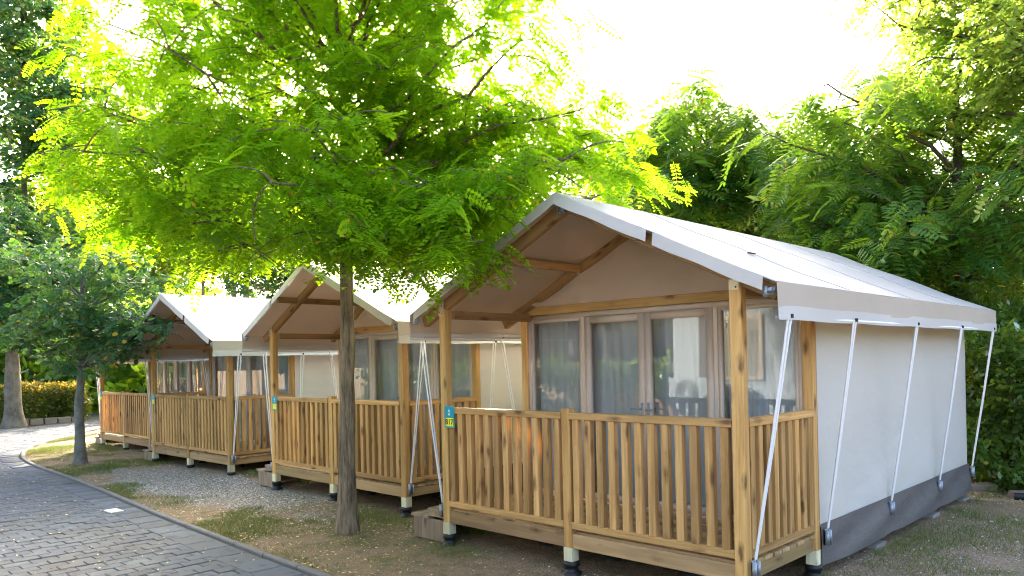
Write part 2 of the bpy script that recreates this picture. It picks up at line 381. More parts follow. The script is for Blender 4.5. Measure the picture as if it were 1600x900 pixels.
def joint_mat():
    t = NT('sandy_joint'); n = t.noise(t.coords('Object'), 30, 5)
    mo = t.noise(t.coords('Object'), 1.4, 4); t.base(t.mix(t.ramp(mo, [(0.5, 0), (0.68, 0.8)]), t.mix(n, (0.06, 0.057, 0.054), (0.13, 0.12, 0.105)), (0.06, 0.075, 0.03)), 0.95, 0.1); return t.m
def paver_mat():
    t = NT('grey_concrete_paver')
    pos = t.n.new('ShaderNodeNewGeometry').outputs['Position']
    n = t.noise(pos, 90, 5, 0.7); b = t.noise(pos, 1.2, 4); r = t.n.new('ShaderNodeNewGeometry').outputs['Random Per Island']
    oi = t.n.new('ShaderNodeObjectInfo').outputs['Random']
    rr = t.math('FRACT', t.math('ADD', r, t.math('MULTIPLY', oi, 7.7)))
    c = t.mix(rr, (0.086, 0.098, 0.117), (0.122, 0.138, 0.16))
    c = t.mix(t.ramp(n, [(0.35, 0), (0.7, 0.4)]), c, (0.20, 0.21, 0.215))
    c = t.mix(t.ramp(b, [(0.42, 0), (0.75, 0.5)]), c, (0.12, 0.10, 0.078)); sp = t.noise(pos, 7, 4); c = t.mix(t.ramp(sp, [(0.55, 0), (0.7, 0.5)]), c, (0.05, 0.052, 0.055))
    t.base(c, 0.95, 0.12); t.bump(n, 0.5, 0.006); return t.m
M['joint'] = joint_mat(); M['paver'] = paver_mat()
rv = [(x, y - 0.02, 0.011) for x, y in KL] + [(x, y, 0.011) for x, y in ((-60, 36), (-60, 8), (-25.6, 4.3), (-22.4, 1.9), (-22.0, -3), (-22, -14), (6, -14))]
road = new_obj('road', mesh_py('road', rv, [list(range(len(rv)))]), None, M['joint']); tag(road, kind='structure')
kerb = empty('kerb'); tag(kerb, kind='structure')
# kerb stones, one by one
seglen = np.concatenate([[0], np.cumsum(np.linalg.norm(np.diff(KL, axis=0), axis=1))])
s = 2.0; KS = 0.62
while s < seglen[-1] - 14:
    a = [np.interp(v, seglen, KL[:, k]) for v in (s, s + KS - 0.012) for k in (0, 1)]
    plank('kerb_stone', kerb, (a[0], a[1], 0.012), (a[2], a[3], 0.012), 0.07, 0.06, M['stone'], (0, 0, 1), 0.01)
    s += KS
# pavers: rows across the road, running bond
def paver_mesh(w, l, h=0.05):
    V = []; c = 0.006
    for z, d in ((-h, 0), (-c, 0), (0, c)):
        V += [(-w / 2 + d, -l / 2 + d, z), (w / 2 - d, -l / 2 + d, z), (w / 2 - d, l / 2 - d, z), (-w / 2 + d, l / 2 - d, z)]
    F = [(8, 9, 10, 11)]
    for b in (0, 4):
        for i in range(4): F.append((b + i, b + (i + 1) % 4, b + 4 + (i + 1) % 4, b + 4 + i))
    return np.array(V), F
PW, PL, GAP = 0.15, 0.22, 0.006
pav = []
def in_view(x, y, marg=0.7):
    d = (Vector((x, y, 0)) - CAM); dep = d.dot(fw); lat = d.dot(rt)
    if dep < 1: return False
    vy = CAM.z / dep
    return lat > -0.68 * dep - marg and vy < 0.325 + 0.06
rowi = 0
for ix in range(int(24.5 / PW)):
    x = 2.2 - ix * PW
    for iy in range(int(18 / PL)):
        y = -4.2 + iy * PL + (0.5 * PL if ix % 2 else 0)
        if y > float(kerb_y(x)) - 0.27 or x < -21.6 + max(0, y - 1.5) * -1.4: continue
        if not in_view(x, y): continue
        pav.append((x, y, PW - GAP, PL - GAP))
for k in range(200):     # border course of wider slabs along the kerb
    s0 = 2.0 + k * 0.36
    if s0 > seglen[-1] - 22: break
    x = np.interp(s0, seglen, KL[:, 0]); y = np.interp(s0, seglen, KL[:, 1]); x2 = np.interp(s0 + .1, seglen, KL[:, 0]); y2 = np.interp(s0 + .1, seglen, KL[:, 1])
    tx, ty = x2 - x, y2 - y; L = math.hypot(tx, ty); nx, ny = ty / L, -tx / L
    if ny > 0: nx, ny = -nx, -ny
    cx, cy = x + nx * 0.215, y + ny * 0.215
    if in_view(cx, cy): pav.append((cx, cy, 0.35, 0.31, math.atan2(ty, tx)))
pav.sort(key=lambda p: (p[0] - CAM.x) ** 2 + (p[1] - CAM.y) ** 2)
pm1 = mesh_py('paver', *paver_mesh(PW - GAP, PL - GAP)); pm1.materials.append(M['paver'])
pm2 = mesh_py('border_slab', *paver_mesh(0.35, 0.31)); pm2.materials.append(M['paver'])
acc = Acc(); nsep = 0
for p in pav:
    z = 0.020 + random.Random(int(p[0] * 991 + p[1] * 7919)).uniform(-0.005, 0.004)
    rz = p[4] if len(p) > 4 else random.Random(int(p[0] * 97 + p[1] * 131)).uniform(-0.012, 0.012)
    z += 0.007 if len(p) > 4 else 0
    strict = in_view(p[0], p[1], 0.0)
    mm = pm2 if len(p) > 4 else pm1
    if strict and nsep < 290:
        o = new_obj('paver', mm, road); o.location = (p[0], p[1], z); o.rotation_euler = (0, 0, rz); nsep += 1
    else:
        V, F = paver_mesh(p[2], p[3]); c, s_ = math.cos(rz), math.sin(rz)
        W = np.stack([p[0] + V[:, 0] * c - V[:, 1] * s_, p[1] + V[:, 0] * s_ + V[:, 1] * c, z + V[:, 2]], 1)
        acc.add(W, F)
o = new_obj('distant_pavers', acc.mesh('distant_pavers'), road, M['paver']); tag(o, kind='stuff')
# drain cover
cov = box('drain_cover', None, (-0.13, -0.075, 0), (0.13, 0.075, 0.012), plain('pale_cover', (0.62, 0.64, 0.64), 0.7, 0.3, 0, 0.15), 0.004)
cov.matrix_world = Matrix.Translation((-4.42, -1.545, 0.029)) @ Matrix.Rotation(0.03, 4, 'Z') @ cov.matrix_world
tag(cov, 'small pale square drain cover set in the paving beside the kerb', 'drain cover')

# ---------------------------------------------------------------- tents
W = 3.0; HP = 0.0425; D1 = 1.134; L = 5.454; LB = 5.553
ZR, ZFT, ZFB, ZS = 1.324, 0.345, 0.227, 0.12
ZE, ZH, ZRG, OX = 2.21, 1.97, 3.08, 0.343
XM = W / 2
def roof_z(x, xr=XM): return ZRG - (ZRG - ZE) * abs(x - xr) / ((W + OX - xr) if x > xr else (xr + OX))

def text_mesh(body, size):
    cu = bpy.data.curves.new('txt', 'FONT'); cu.body = body; cu.size = size; cu.align_x = 'CENTER'; cu.align_y = 'CENTER'; cu.extrude = 0.0008; cu.offset = size * 0.012
    o = bpy.data.objects.new('txt', cu); COL.objects.link(o); bpy.context.view_layer.update()
    me = bpy.data.meshes.new_from_object(o.evaluated_get(bpy.context.evaluated_depsgraph_get()))
    bpy.data.objects.remove(o); return me

def curtain_sheet(name, parent, x0, x1, z0, z1, y, folds, seed, flare=0.0):
    r = random.Random(seed); ph = [r.uniform(0, 6.28) for _ in range(4)]
    def fn(u, v):
        x = x0 + (x1 - x0) * u
        a = 0.022 * math.sin(u * folds * 6.283 + ph[0]) + 0.012 * math.sin(u * folds * 2.3 * 6.283 + ph[1] + v) + 0.008 * math.sin(u * 9 + ph[2])
        return (x + flare * (1 - v) * (u - 0.5) + 0.006 * math.sin(v * 5 + u * 20), y + a * (0.75 + 0.35 * (1 - v)), z0 + (z1 - z0) * v)
    return sheet(name, parent, fn, int(12 * folds), 6, M['curtain'], 0.002)

def build_tent(name, label, loc, rz, oh, xr, seed, number=None, xl=0.0, detail=True):
    r = random.Random(seed)
    T = empty(name, loc, rz); tag(T, label, 'tent', 'safari tents in a row')
    OL, OR = -OX + xl, W + OX
    def rz_(x): return ZRG - (ZRG - ZE) * ((x - xr) / (OR - xr) if x > xr else (xr - x) / (xr - OL))
    # --- posts
    def post(x, y, top, nm='corner_post', hs=0.085, plate=True):
        p = plank(nm, T, (x, y, ZFB + 0.005), (x, y, top), hs, hs, M['post'], c=0.007)
        plank('timber_socket', T, (x, y, ZS), (x, y, ZFB + 0.005), hs + 0.004, hs + 0.004, M['socket'])
        a = Acc(); a.tube([(x, y, -0.02), (x, y, 0.03), (x, y, 0.035), (x, y, 0.075), (x, y, 0.08), (x, y, ZS), (x, y, ZS + .001)], [0.085, 0.085, 0.06, 0.055, 0.068, 0.066, 0.001], 14)
        new_obj('adjustable_foot', a.mesh('adjustable_foot', False), T, M['black'])
        return p
    yF, yB = HP, D1 + HP
    for x in (0, W):
        post(x, yF, 2.26); post(x, yB, 2.30)
        box('fixing_plate', T, (x - 0.036, -0.006, 2.19), (x + 0.036, -0.002, 2.33 if x == 0 else 2.262), M['plate_metal'], 0.001)
        box('fixing_plate', T, (x - 0.036, D1 - 0.006, 2.18), (x + 0.036, D1 - 0.002, 2.37 if x == 0 else 2.30), M['plate_metal'], 0.001)
        for k, (dx, dz) in enumerate(((-.018, 2.23), (.014, 2.21), (.014, 2.29))):
            if x == 0 or k == 1:
                box('screw', T, (x + dx - .006, -0.0085, dz - .006), (x + dx + .006, -0.0055, dz + .006), M['black'], 0.001)
    pm = post(XM, yF, ZR + 0.03, 'rail_post')
    # --- balustrade
    def rails(p0, p1, n, wd):
        p0, p1 = Vector(p0), Vector(p1); d = (p1 - p0).normalized()
        plank('top_rail', T, p0 + Vector((0, 0, ZR - 0.0275)), p1 + Vector((0, 0, ZR - 0.0275)), 0.055, 0.075, M['wood'], (0, 0, 1))
        plank('bottom_rail', T, p0 + Vector((0, 0, 0.413)), p1 + Vector((0, 0, 0.413)), 0.058, 0.05, M['wood'], (0, 0, 1))
        Lh = (p1 - p0).length; pit = Lh / n
        for i in range(n):
            c = p0 + d * (pit * (i + 0.5) + r.uniform(-0.003, 0.003))
            plank('baluster', T, c + Vector((0, 0, 0.442)), c + Vector((0, 0, ZR - 0.055)), 0.060, 0.056, M['wood'], d, 0.004)
    rails((HP, 0.030, 0), (XM - HP, 0.030, 0), 12, 0)
    rails((XM + HP, 0.030, 0), (W - HP, 0.030, 0), 12, 0)
    rails((W + 0.012, 0.085, 0), (W + 0.012, D1, 0), 9, 0)
    # --- deck
    plank('front_fascia', T, (HP, 0.030, (ZFT + ZFB) / 2), (XM - HP, 0.030, (ZFT + ZFB) / 2), ZFT - ZFB, 0.03, M['fascia'], (0, 0, 1))
    plank('front_fascia', T, (XM + HP, 0.030, (ZFT + ZFB) / 2), (W - HP, 0.030, (ZFT + ZFB) / 2), ZFT - ZFB, 0.03, M['fascia'], (0, 0, 1))
    plank('side_fascia', T, (W + 0.0, 0.085, 0.275), (W + 0.0, D1, 0.275), 0.10, 0.03, M['fascia'], (0, 0, 1))
    plank('side_fascia', T, (0.0, 0.085, 0.275), (0.0, D1, 0.275), 0.10, 0.03, M['fascia'], (0, 0, 1))
    nb = 9
    for i in range(nb):
        y = 0.10 + i * 0.128
        plank('deck_board', T, (-0.03, y + 0.005, 0.345), (W + 0.032 + r.uniform(-.006, .006), y + 0.005, 0.345), 0.116, 0.028, M['fascia'], (0, 1, 0))
    for x in (0.75, 1.5, 2.25):
        plank('deck_joist', T, (x, 0.10, 0.28), (x, D1, 0.28), 0.10, 0.045, M['fascia'], (0, 0, 1))
    # --- steps by the open left side
    box('step_tread', T, (-0.56, 0.02, 0.225), (-0.30, 0.95, 0.25), M['step'])
    box('step_riser', T, (-0.545, 0.04, 0.02), (-0.52, 0.93, 0.224), M['step'])
    box('step_side', T, (-0.519, 0.035, 0.02), (-0.06, 0.06, 0.224), M['step'])
    box('step_tread', T, (-0.30, 0.02, 0.305), (-0.05, 0.95, 0.33), M['step'])
    box('step_side', T, (-0.295, 0.037, 0.251), (-0.06, 0.062, 0.304), M['step'])
    # --- roof timbers
    for yy, nm in ((yF, 'front_rafter'), (yB - 0.02, 'rear_rafter')):
        for sgn in (-1, 1):
            xe = (OL + 0.05) if sgn < 0 else (OR - 0.05)
            plank(nm, T, (xe, yy, rz_(xe) - 0.085), (xr, yy, ZRG - 0.085), 0.10, 0.06, M['beam'], (0, 0, 1))
    for sgn in (-1, 1):
        xe = -0.02 if sgn < 0 else W + 0.02
        xm_ = (xe + xr) / 2
        plank('purlin', T, (xm_, -oh + 0.03, rz_(xm_) - 0.075), (xm_, D1 + 0.05, rz_(xm_) - 0.075), 0.075, 0.045, M['beam'], (0, 0, 1))
        plank('eave_beam', T, (xe - sgn * 0.085, 0.09, rz_(xe) - 0.16), (xe - sgn * 0.085, L - 0.05, rz_(xe) - 0.16), 0.08, 0.05, M['beam'], (0, 0, 1))
        box('purlin_bracket', T, (xm_ - 0.02, D1 - 0.012, rz_(xm_) - 0.13), (xm_ + 0.02, D1 - 0.004, rz_(xm_) - 0.06), M['plate_metal'], 0.001)
        a = Acc(); xx = (OL + 0.06) if sgn < 0 else (OR - 0.07)
        a.box((xx - .04, -oh + .03, ZE - 0.06), (xx + .05, -oh + .05, ZE - 0.03)); a.box((xx - .02, -oh + .02, ZE - 0.09), (xx + .0, -oh + .06, ZE - 0.02)); a.tube([(xx + .03, -oh + .03, ZE - .03), (xx + .05, -oh + .03, ZE - .07), (xx - .03, -oh + .04, ZE - .075)], 0.008, 6)
        new_obj('eave_bracket', a.mesh('eave_bracket'), T, M['metal'])
    plank('ridge_beam', T, (xr, -oh + 0.04, ZRG - 0.06), (xr, LB - 0.05, ZRG - 0.06), 0.09, 0.05, M['beam'], (0, 0, 1))
    a = Acc(); a.box((xr - .045, -0.02, ZRG - .155), (xr + .0, 0.004, ZRG - .05)); a.box((xr - .04, -0.05, ZRG - .16), (xr - .005, -0.021, ZRG - .145)); a.box((xr - .04, -0.05, ZRG - .144), (xr - .03, -0.044, ZRG - .06))
    new_obj('ridge_bracket', a.mesh('ridge_bracket'), T, M['metal'])
    plank('cross_beam', T, (HP, D1 + 0.03, 2.262), (W - HP, D1 + 0.03, 2.262), 0.085, 0.05, M['post'], (0, 0, 1))
    # --- roof canvas
    y0, y1 = -oh, LB
    def slope(sgn):
        def fn(u, v):
            y = y0 + (y1 - y0) * u; xe = OL if sgn < 0 else OR
            x = xr + (xe - xr) * v
            sag = 0.012 * math.sin(v * math.pi * 2) ** 2 * (1 + 0.3 * math.sin(u * 9)) + 0.006 * math.sin(u * 23 + v * 3) * v * (1 - v)
            return (x, y, ZRG - (ZRG - ZE) * v - sag)
        return fn
    rf = sheet('roof_canvas', T, slope(1), 26, 14, M['white'], 0.006)
    sheet('roof_canvas', T, slope(-1), 26, 14, M['white'], 0.006)
    for sgn in (-1, 1):
        f0 = slope(sgn)
        def fl(u, v, f0=f0):
            p = f0(0.01 + u * 0.98, 0.01 + v * 0.975); return (p[0], p[1], p[2] - 0.022)
        sheet('roof_lining', T, fl, 14, 10, M['lining'], 0.003)
        xe = OL if sgn < 0 else OR
        # rake flap along the front edge, in two lengths
        for a_, b_ in ((0.0, 0.475), (0.505, 0.955)):
            def ff(u, v, a_=a_, b_=b_, xe=xe):
                t = a_ + (b_ - a_) * u; x = xr + (xe - xr) * t
                return (x, y0 - 0.004 - 0.012 * v, ZRG - (ZRG - ZE) * t - 0.002 - 0.092 * v - 0.004 * math.sin(u * 11) * v)
            sheet('rake_flap', T, ff, 16, 3, M['cream'], 0.004)
        # valance: beige band, pale hem, pole in the hem
        def vf(z0, z1, off):
            def fn(u, v):
                y = y0 + 0.01 + (y1 - y0 - 0.02) * u
                return (xe + (0.004 + off) * (1 if xe > 1 else -1) + 0.006 * math.sin(u * 14 + v), y, z0 + (z1 - z0) * v + 0.003 * math.sin(u * 31))
            return fn
        sheet('valance', T, vf(ZE - 0.002, 2.04, 0.0), 40, 5, M['beige'], 0.003)
        sheet('valance_hem', T, vf(2.06, ZH, 0.004), 40, 2, M['hem'], 0.003)
        a = Acc(); a.tube([(xe, y0 + 0.01, ZH + 0.02), (xe, y1 - 0.01, ZH + 0.02)], 0.011, 8); new_obj('hem_pole', a.mesh('hem_pole', True), T, M['strap'])
        # straps and brackets
        ws = 3.07 if sgn > 0 else -0.07
        for k, (yt, yb) in enumerate(((0.045, 0.04), (1.16, 1.24), (2.63, 2.70), (4.07, 4.20), (5.40, 5.50))):
            if yt < y0 + 0.05: continue
            st = Acc()
            wx = ws
            for dy in (-0.022, 0.022):
                P = [(xe + sgn * 0.012, yt + dy, ZH + 0.03), (xe * 0.55 + wx * 0.45, (yt + yb) / 2 + dy * 0.6, 1.16), (wx + sgn * 0.02, yb + dy * 0.15, 0.40)]
                st.tube(P, 0.009, 4)
            so = new_obj('guy_strap', st.mesh('guy_strap', False), T, M['strap'])
            cp = Acc(); cp.tube([(xe + sgn * 0.014, yt + .022, ZH + .015), (xe + sgn * 0.014, yt + .022, ZH + .04), (xe + sgn * 0.014, yt + .022, ZH + .041)], [0.014, 0.014, 0.001], 8); new_obj('strap_cap', cp.mesh('strap_cap'), so, M['black'])
            b = Acc(); x0, x1 = sorted((wx - sgn * 0.02, wx + sgn * 0.03)); x2 = wx + sgn * 0.02
            b.box((min(wx, wx + sgn * .008), yb - .028, .27), (max(wx, wx + sgn * .008), yb + .028, .39))
            b.box((min(wx, wx + sgn * .04), yb - .028, .27), (max(wx, wx + sgn * .04), yb - .022, .385)); b.box((min(wx, wx + sgn * .04), yb + .022, .27), (max(wx, wx + sgn * .04), yb + .028, .385))
            b.tube([(x2, yb - .03, .36), (x2, yb + .03, .36)], .009, 6); b.tube([(x2, yb, .40), (x2, yb + .014, .385), (x2, yb + .014, .36), (x2, yb, .345), (x2, yb - .014, .36), (x2, yb - .014, .385), (x2, yb, .40)], .005, 5)
            new_obj('strap_bracket', b.mesh('strap_bracket'), T, M['metal'])
    for sgn in (-1, 1):
        f0 = slope(sgn)
        for ysm in (1.15, 2.62, 4.08):
            uu = (ysm - y0) / (y1 - y0)
            sheet('roof_seam', T, lambda u, v, f0=f0, uu=uu: (f0(uu, 0.02 + 0.97 * v)[0], f0(uu, v)[1] + (u - 0.5) * 0.035, f0(uu, 0.02 + 0.97 * v)[2] + 0.0055), 1, 14, M['white'], 0.003)
    box('roof_eyelet', T, (2.62, 0.95, rz_(2.62) + 0.002), (2.64, 1.06, rz_(2.62) + 0.010), M['black'], 0.001)
    # --- gable canvas
    zc = 2.305
    def gf(u, v):
        x = 0.02 + (W - 0.04) * u; zt = rz_(x) - 0.05
        y = D1 + 0.012 + 0.020 * math.sin(u * 37 + 3 * math.sin(v * 3)) * (0.3 + v * 0.7) * (1 if u < 0.5 else 0.3) + 0.012 * math.sin(u * 11 + v * 5) + 0.006 * math.sin(u * 90) * v
        return (x, y, zt + (zc - zt) * v)
    sheet('gable_canvas', T, gf, 60, 8, M['gable'], 0.003)
    # --- glass front: side lights and double door, in taupe frames
    yg = D1 + 0.055; zt, zb = 2.215, 0.36
    def frame_rect(nm, x0, x1, z0, z1, y, w, par, d=0.05, wt=None):
        wt = wt or w; fr = Acc()
        fr.box((x0, y - d / 2, z0), (x0 + w, y + d / 2, z1)); fr.box((x1 - w, y - d / 2, z0), (x1, y + d / 2, z1))
        fr.box((x0 + w, y - d / 2 + .001, z1 - wt), (x1 - w, y + d / 2 - .001, z1)); fr.box((x0 + w, y - d / 2 + .001, z0), (x1 - w, y + d / 2 - .001, z0 + w))
        return new_obj(nm, fr.mesh(nm), par, M['frame'])
    frame_rect('window_surround', 0.045, 2.955, zb - 0.012, zt, yg + 0.002, 0.03, T, 0.075, 0.045)
    for x0, x1 in ((0.076, 0.76), (2.235, 2.924)):
        wf = frame_rect('side_window', x0, x1, zb + 0.02, zt - 0.046, yg - 0.004, 0.032, T)
        box('pane', wf, (x0 + 0.028, yg - 0.007, zb + 0.05), (x1 - 0.028, yg - 0.001, zt - 0.075), M['glass'], 0.0005)
    box('door_jamb', T, (0.762, yg - 0.035, zb + 0.019), (0.800, yg + 0.035, zt - 0.047), M['frame'])
    box('door_jamb', T, (2.195, yg - 0.035, zb + 0.019), (2.233, yg + 0.035, zt - 0.047), M['frame'])
    for x0, x1, hx in ((0.803, 1.4955, 1.462), (1.4995, 2.192, 1.533)):
        dr = frame_rect('door', x0, x1, zb + 0.02, zt - 0.05, yg - 0.012, 0.066, T, 0.055)
        box('pane', dr, (x0 + 0.06, yg - 0.017, zb + 0.08), (x1 - 0.06, yg - 0.011, zt - 0.11), M['glass'], 0.0005)
        h = Acc(); h.box((hx - .012, yg - .048, 1.16), (hx + .012, yg - .040, 1.34)); h.tube([(hx, yg - .04, 1.28), (hx, yg - .075, 1.28), (hx, yg - .085, 1.28)], .009, 8)
        sg = 1 if hx > 1.5 else -1
        h.tube([(hx, yg - .08, 1.28), (hx + sg * .05, yg - .085, 1.28), (hx + sg * .10, yg - .08, 1.278)], .008, 8)
        new_obj('handle', h.mesh('handle'), dr, M['metal'])
    # --- curtains and room behind the glass
    curtain_sheet('curtain', T, 0.09, 0.74, zb, zt - 0.05, yg + 0.10, 5.5, seed)
    curtain_sheet('curtain', T, 0.80, 1.50, zb, zt - 0.05, yg + 0.12, 2.5, seed + 1)
    curtain_sheet('curtain', T, 1.50, 2.22, zb, zt - 0.05, yg + 0.12, 2.0, seed + 2)
    curtain_sheet('curtain', T, 2.26, 2.92, zb, zt - 0.05, yg + 0.10, 4.0, seed + 3)
    box('inner_floor', T, (-0.02, D1 + 0.10, 0.30), (W + 0.02, L - 0.01, 0.345), M['inner_floor'])
    # --- canvas walls and skirt
    ys = D1 + 0.066
    for sgn in (-1, 1):
        xw = W + 0.050 if sgn > 0 else -0.050
        def wf_(u, v, xw=xw, sgn=sgn):
            y = ys + (L - ys) * u
            b = 0.010 * math.sin(u * 9 + v * 2) * math.sin(v * 3.1) + 0.012 * math.exp(-((v - 0.93) / 0.08) ** 2) * math.sin(u * 21 + 1) + 0.004 * math.sin(u * 3 + v * 14)
            k = min(1, u * 12); return (xw + sgn * (b * k - 0.0045 * (1 - k)), y, 2.24 + (0.41 - 2.24) * v)
        sheet('side_wall_canvas', T, wf_, 44, 26, M['wall'], 0.003)
        def sf_(u, v, xw=xw, sgn=sgn):
            y = ys + (L - ys + 0.01) * u
            pin = sum(math.exp(-((y - q) / 0.16) ** 2) for q in (1.24, 2.70, 4.20, 5.5))
            b = 0.012 + 0.016 * v + 0.022 * v * (1 - pin) * math.sin(v * 2.2) + 0.014 * math.sin(u * 17 + v * 5) * math.sin(v * 3.1)
            b *= 0.25 + 0.75 * min(1, u * 10); return (xw + sgn * b, y, 0.432 + (0.109 - 0.432) * v - 0.012 * (1 - min(1, pin)) * (1 - v) * 0)
        sheet('skirt', T, sf_, 60, 10, M['skirt'], 0.003)
    sheet('back_wall_canvas', T, lambda u, v: (-0.05 + (W + 0.10) * u, L - 0.003 + 0.008 * math.sin(u * 12 + v * 4), 0.2 + v * (rz_(min(max(-0.05 + (W + 0.10) * u, 0), W)) - 0.05 - 0.2)), 20, 10, M['wall'], 0.003)
    # --- blocks under the side wall
    for x in (0.15, W - 0.06):
        for y in (2.45, 4.1, 5.28):
            box('foundation_pad', T, (x - 0.14, y - 0.12, -0.03), (x + 0.14, y + 0.12, 0.055), M['concrete'], 0.006)
            a = Acc(); a.tube([(x, y, 0.055), (x, y, 0.075), (x, y, 0.08), (x, y, 0.31)], [0.09, 0.09, 0.05, 0.05], 10); new_obj('support_foot', a.mesh('support_foot'), T, M['black'])
    for x, y in ((0.75, 0.6), (1.5, 0.6), (2.25, 0.6), (0.75, 1.15), (2.25, 1.15)):
        a = Acc(); a.tube([(x, y, -0.02), (x, y, 0.05), (x, y, 0.06), (x, y, 0.235)], [0.08, 0.08, 0.05, 0.05], 10); new_obj('support_foot', a.mesh('support_foot'), T, M['black'])
    # --- number plate on the left post
    np_ = box('number_plate', T, (0.030, -0.016, 1.135), (0.165, -0.010, 1.338), M['green_edge'], 0.002)
    def onplate(nm, lo, hi, mat):
        o = box(nm, T, lo, hi, mat, 0.0004); mw = o.matrix_basis.copy(); o.parent = np_; o.matrix_local = np_.matrix_basis.inverted() @ mw; return o
    onplate('teal_panel', (0.033, -0.0180, 1.235), (0.162, -0.0155, 1.335), M['teal'])
    onplate('yellow_panel', (0.048, -0.0180, 1.150), (0.150, -0.0155, 1.228), M['yellow'])
    onplate('tent_symbol', (0.085, -0.0195, 1.252), (0.112, -0.0175, 1.272), M['sign_white'])
    tri = prism('tent_symbol', T, [(0.080, 1.282), (0.117, 1.282), (0.0985, 1.318)], -0.0195, -0.0175, M['sign_white']); tri.parent = np_; tri.matrix_local = np_.matrix_basis.inverted()
    if number:
        me = text_mesh(number, 0.072); me.materials.append(M['ink'])
        to = new_obj('number', me, np_); to.matrix_local = np_.matrix_basis.inverted() @ Matrix.Translation((0.099, -0.0195, 1.189)) @ Matrix.Rotation(R(90), 4, 'X')
    np_.rotation_euler.rotate_axis('Y', 0)
    return T

build_tent('safari_tent', 'nearest beige and white safari tent with number 817 plate and canvas side wall', (0, 0, 0), 0.0, 0.1226, XM + 0.048, 11, '817')
build_tent('safari_tent', 'second safari tent, its porch partly hidden behind the tree trunk', (-4.4045, 0.5767, -0.004), -0.0007, 0.30, XM - 0.05, 23, None, 0.06)
build_tent('safari_tent', 'third safari tent from the front, between the slim grey tree and the second tent', (-9.1514, 0.6572, -0.045), 0.0237, 0.40, XM - 0.02, 37, None)
build_tent('safari_tent', 'farthest safari tent in the row, roof hidden by dark leaves', (-13.4984, 1.0771, -0.07), 0.0004, 0.3, XM, 51, None)

# ---------------------------------------------------------------- leaves and trees
def kite(cx, cy, ang, l, w, droop=0.0, z=0.0):
    """leaflet as a folded pair of faces along direction ang, root at (cx,cy)"""
    c, s = math.cos(ang), math.sin(ang)
    pts = [(0, 0, 0), (0.35 * l, -w / 2, -0.12 * w), (0.75 * l, -w * 0.36, -0.12 * w - droop * 0.5), (l, 0, -droop), (0.75 * l, w * 0.36, -0.12 * w - droop * 0.5), (0.35 * l, w / 2, -0.12 * w)]
    return [(cx + x * c - y * s, cy + x * s + y * c, z + zz) for x, y, zz in pts]
HEXQ = [(0, 1, 2, 3), (0, 3, 4, 5)]
def compound(L_, pairs, ll, lw, droop, spread=1.15, rachis=0.0012, simple=False):
    V, Q = [], []
    def zc(t): return -droop * L_ * t * t
    for i in range(pairs):
        t = 0.16 + 0.80 * i / (pairs - 1); sc = 0.75 + 0.35 * math.sin(math.pi * min(1, t * 0.9 + 0.1))
        for sg in (-1, 1):
            n = len(V); k_ = kite(L_ * t, sg * 0.002, sg * spread, ll * sc, lw * sc, ll * 0.18, zc(t))
            if simple: V += [k_[0], k_[1], k_[3], k_[5]] if False else [k_[0], tuple((np.array(k_[1]) + k_[2]) / 2), k_[3], tuple((np.array(k_[4]) + k_[5]) / 2)]; Q += [(n, n + 1, n + 2, n + 3)]
            else: V += k_; Q += [tuple(n + k for k in q) for q in HEXQ]
    n = len(V); V += kite(L_ * 0.97, 0, 0, ll, lw, ll * 0.3, zc(0.97)); Q += [tuple(n + k for k in q) for q in HEXQ]
    n = len(V); V += [(0, -rachis, 0), (L_ * 0.55, -rachis, zc(.55) - .001), (L_ * 0.98, -rachis * .6, zc(.98)), (L_ * 0.98, rachis * .6, zc(.98)), (L_ * 0.55, rachis, zc(.55) - .001), (0, rachis, 0)]; Q += [(n, n + 1, n + 4, n + 5), (n + 1, n + 2, n + 3, n + 4)]
    return np.array(V), np.array(Q)
def spray(n, L_, ll, lw, seed, span=1.2):
    """small twig carrying n simple leaves"""
    r = random.Random(seed); V, Q = [], []
    for i in range(n):
        t = (i + 0.5) / n; ang = (1 if i % 2 else -1) * r.uniform(0.4, span); b = len(V)
        k = np.array(kite(0, 0, 0, ll * r.uniform(.75, 1.15), lw * r.uniform(.8, 1.1), ll * r.uniform(0, .35)))
        roll = r.uniform(-0.9, 0.9); c, s_ = math.cos(roll), math.sin(roll); k = np.stack([k[:, 0], k[:, 1] * c - k[:, 2] * s_, k[:, 1] * s_ + k[:, 2] * c], 1)
        c, s_ = math.cos(ang), math.sin(ang); k = np.stack([k[:, 0] * c - k[:, 1] * s_, k[:, 0] * s_ + k[:, 1] * c, k[:, 2]], 1) + [L_ * t, 0, -0.15 * L_ * t * t]
        V += [tuple(p) for p in k]; Q += [tuple(b + kk for kk in q) for q in HEXQ]
    return np.array(V), np.array(Q)
LEAF = {
    'locust': [compound(0.23, 7, 0.052, 0.034, d, 1.25, 0.0012, True) for d in (0.15, 0.35, 0.6)] + [compound(0.18, 6, 0.05, 0.032, 0.3, 1.15, 0.0012, True)],
    'ailanthus': [compound(0.46, 7, 0.14, 0.055, d, 1.15) for d in (0.2, 0.4, 0.6)],
    'ailanthus_far': [compound(0.5, 6, 0.18, 0.065, d, 1.1) for d in (0.2, 0.45)],
    'broad': [spray(6, 0.22, 0.085, 0.05, k) for k in range(5)],
    'broad_big': [spray(6, 0.34, 0.14, 0.09, k) for k in range(5)],
    'broad_far': [spray(5, 0.5, 0.24, 0.15, k) for k in range(5)],
    'lobed': [spray(6, 0.24, 0.11, 0.085, k + 20) for k in range(5)],
    'small': [spray(7, 0.16, 0.05, 0.03, k + 40) for k in range(5)],
}
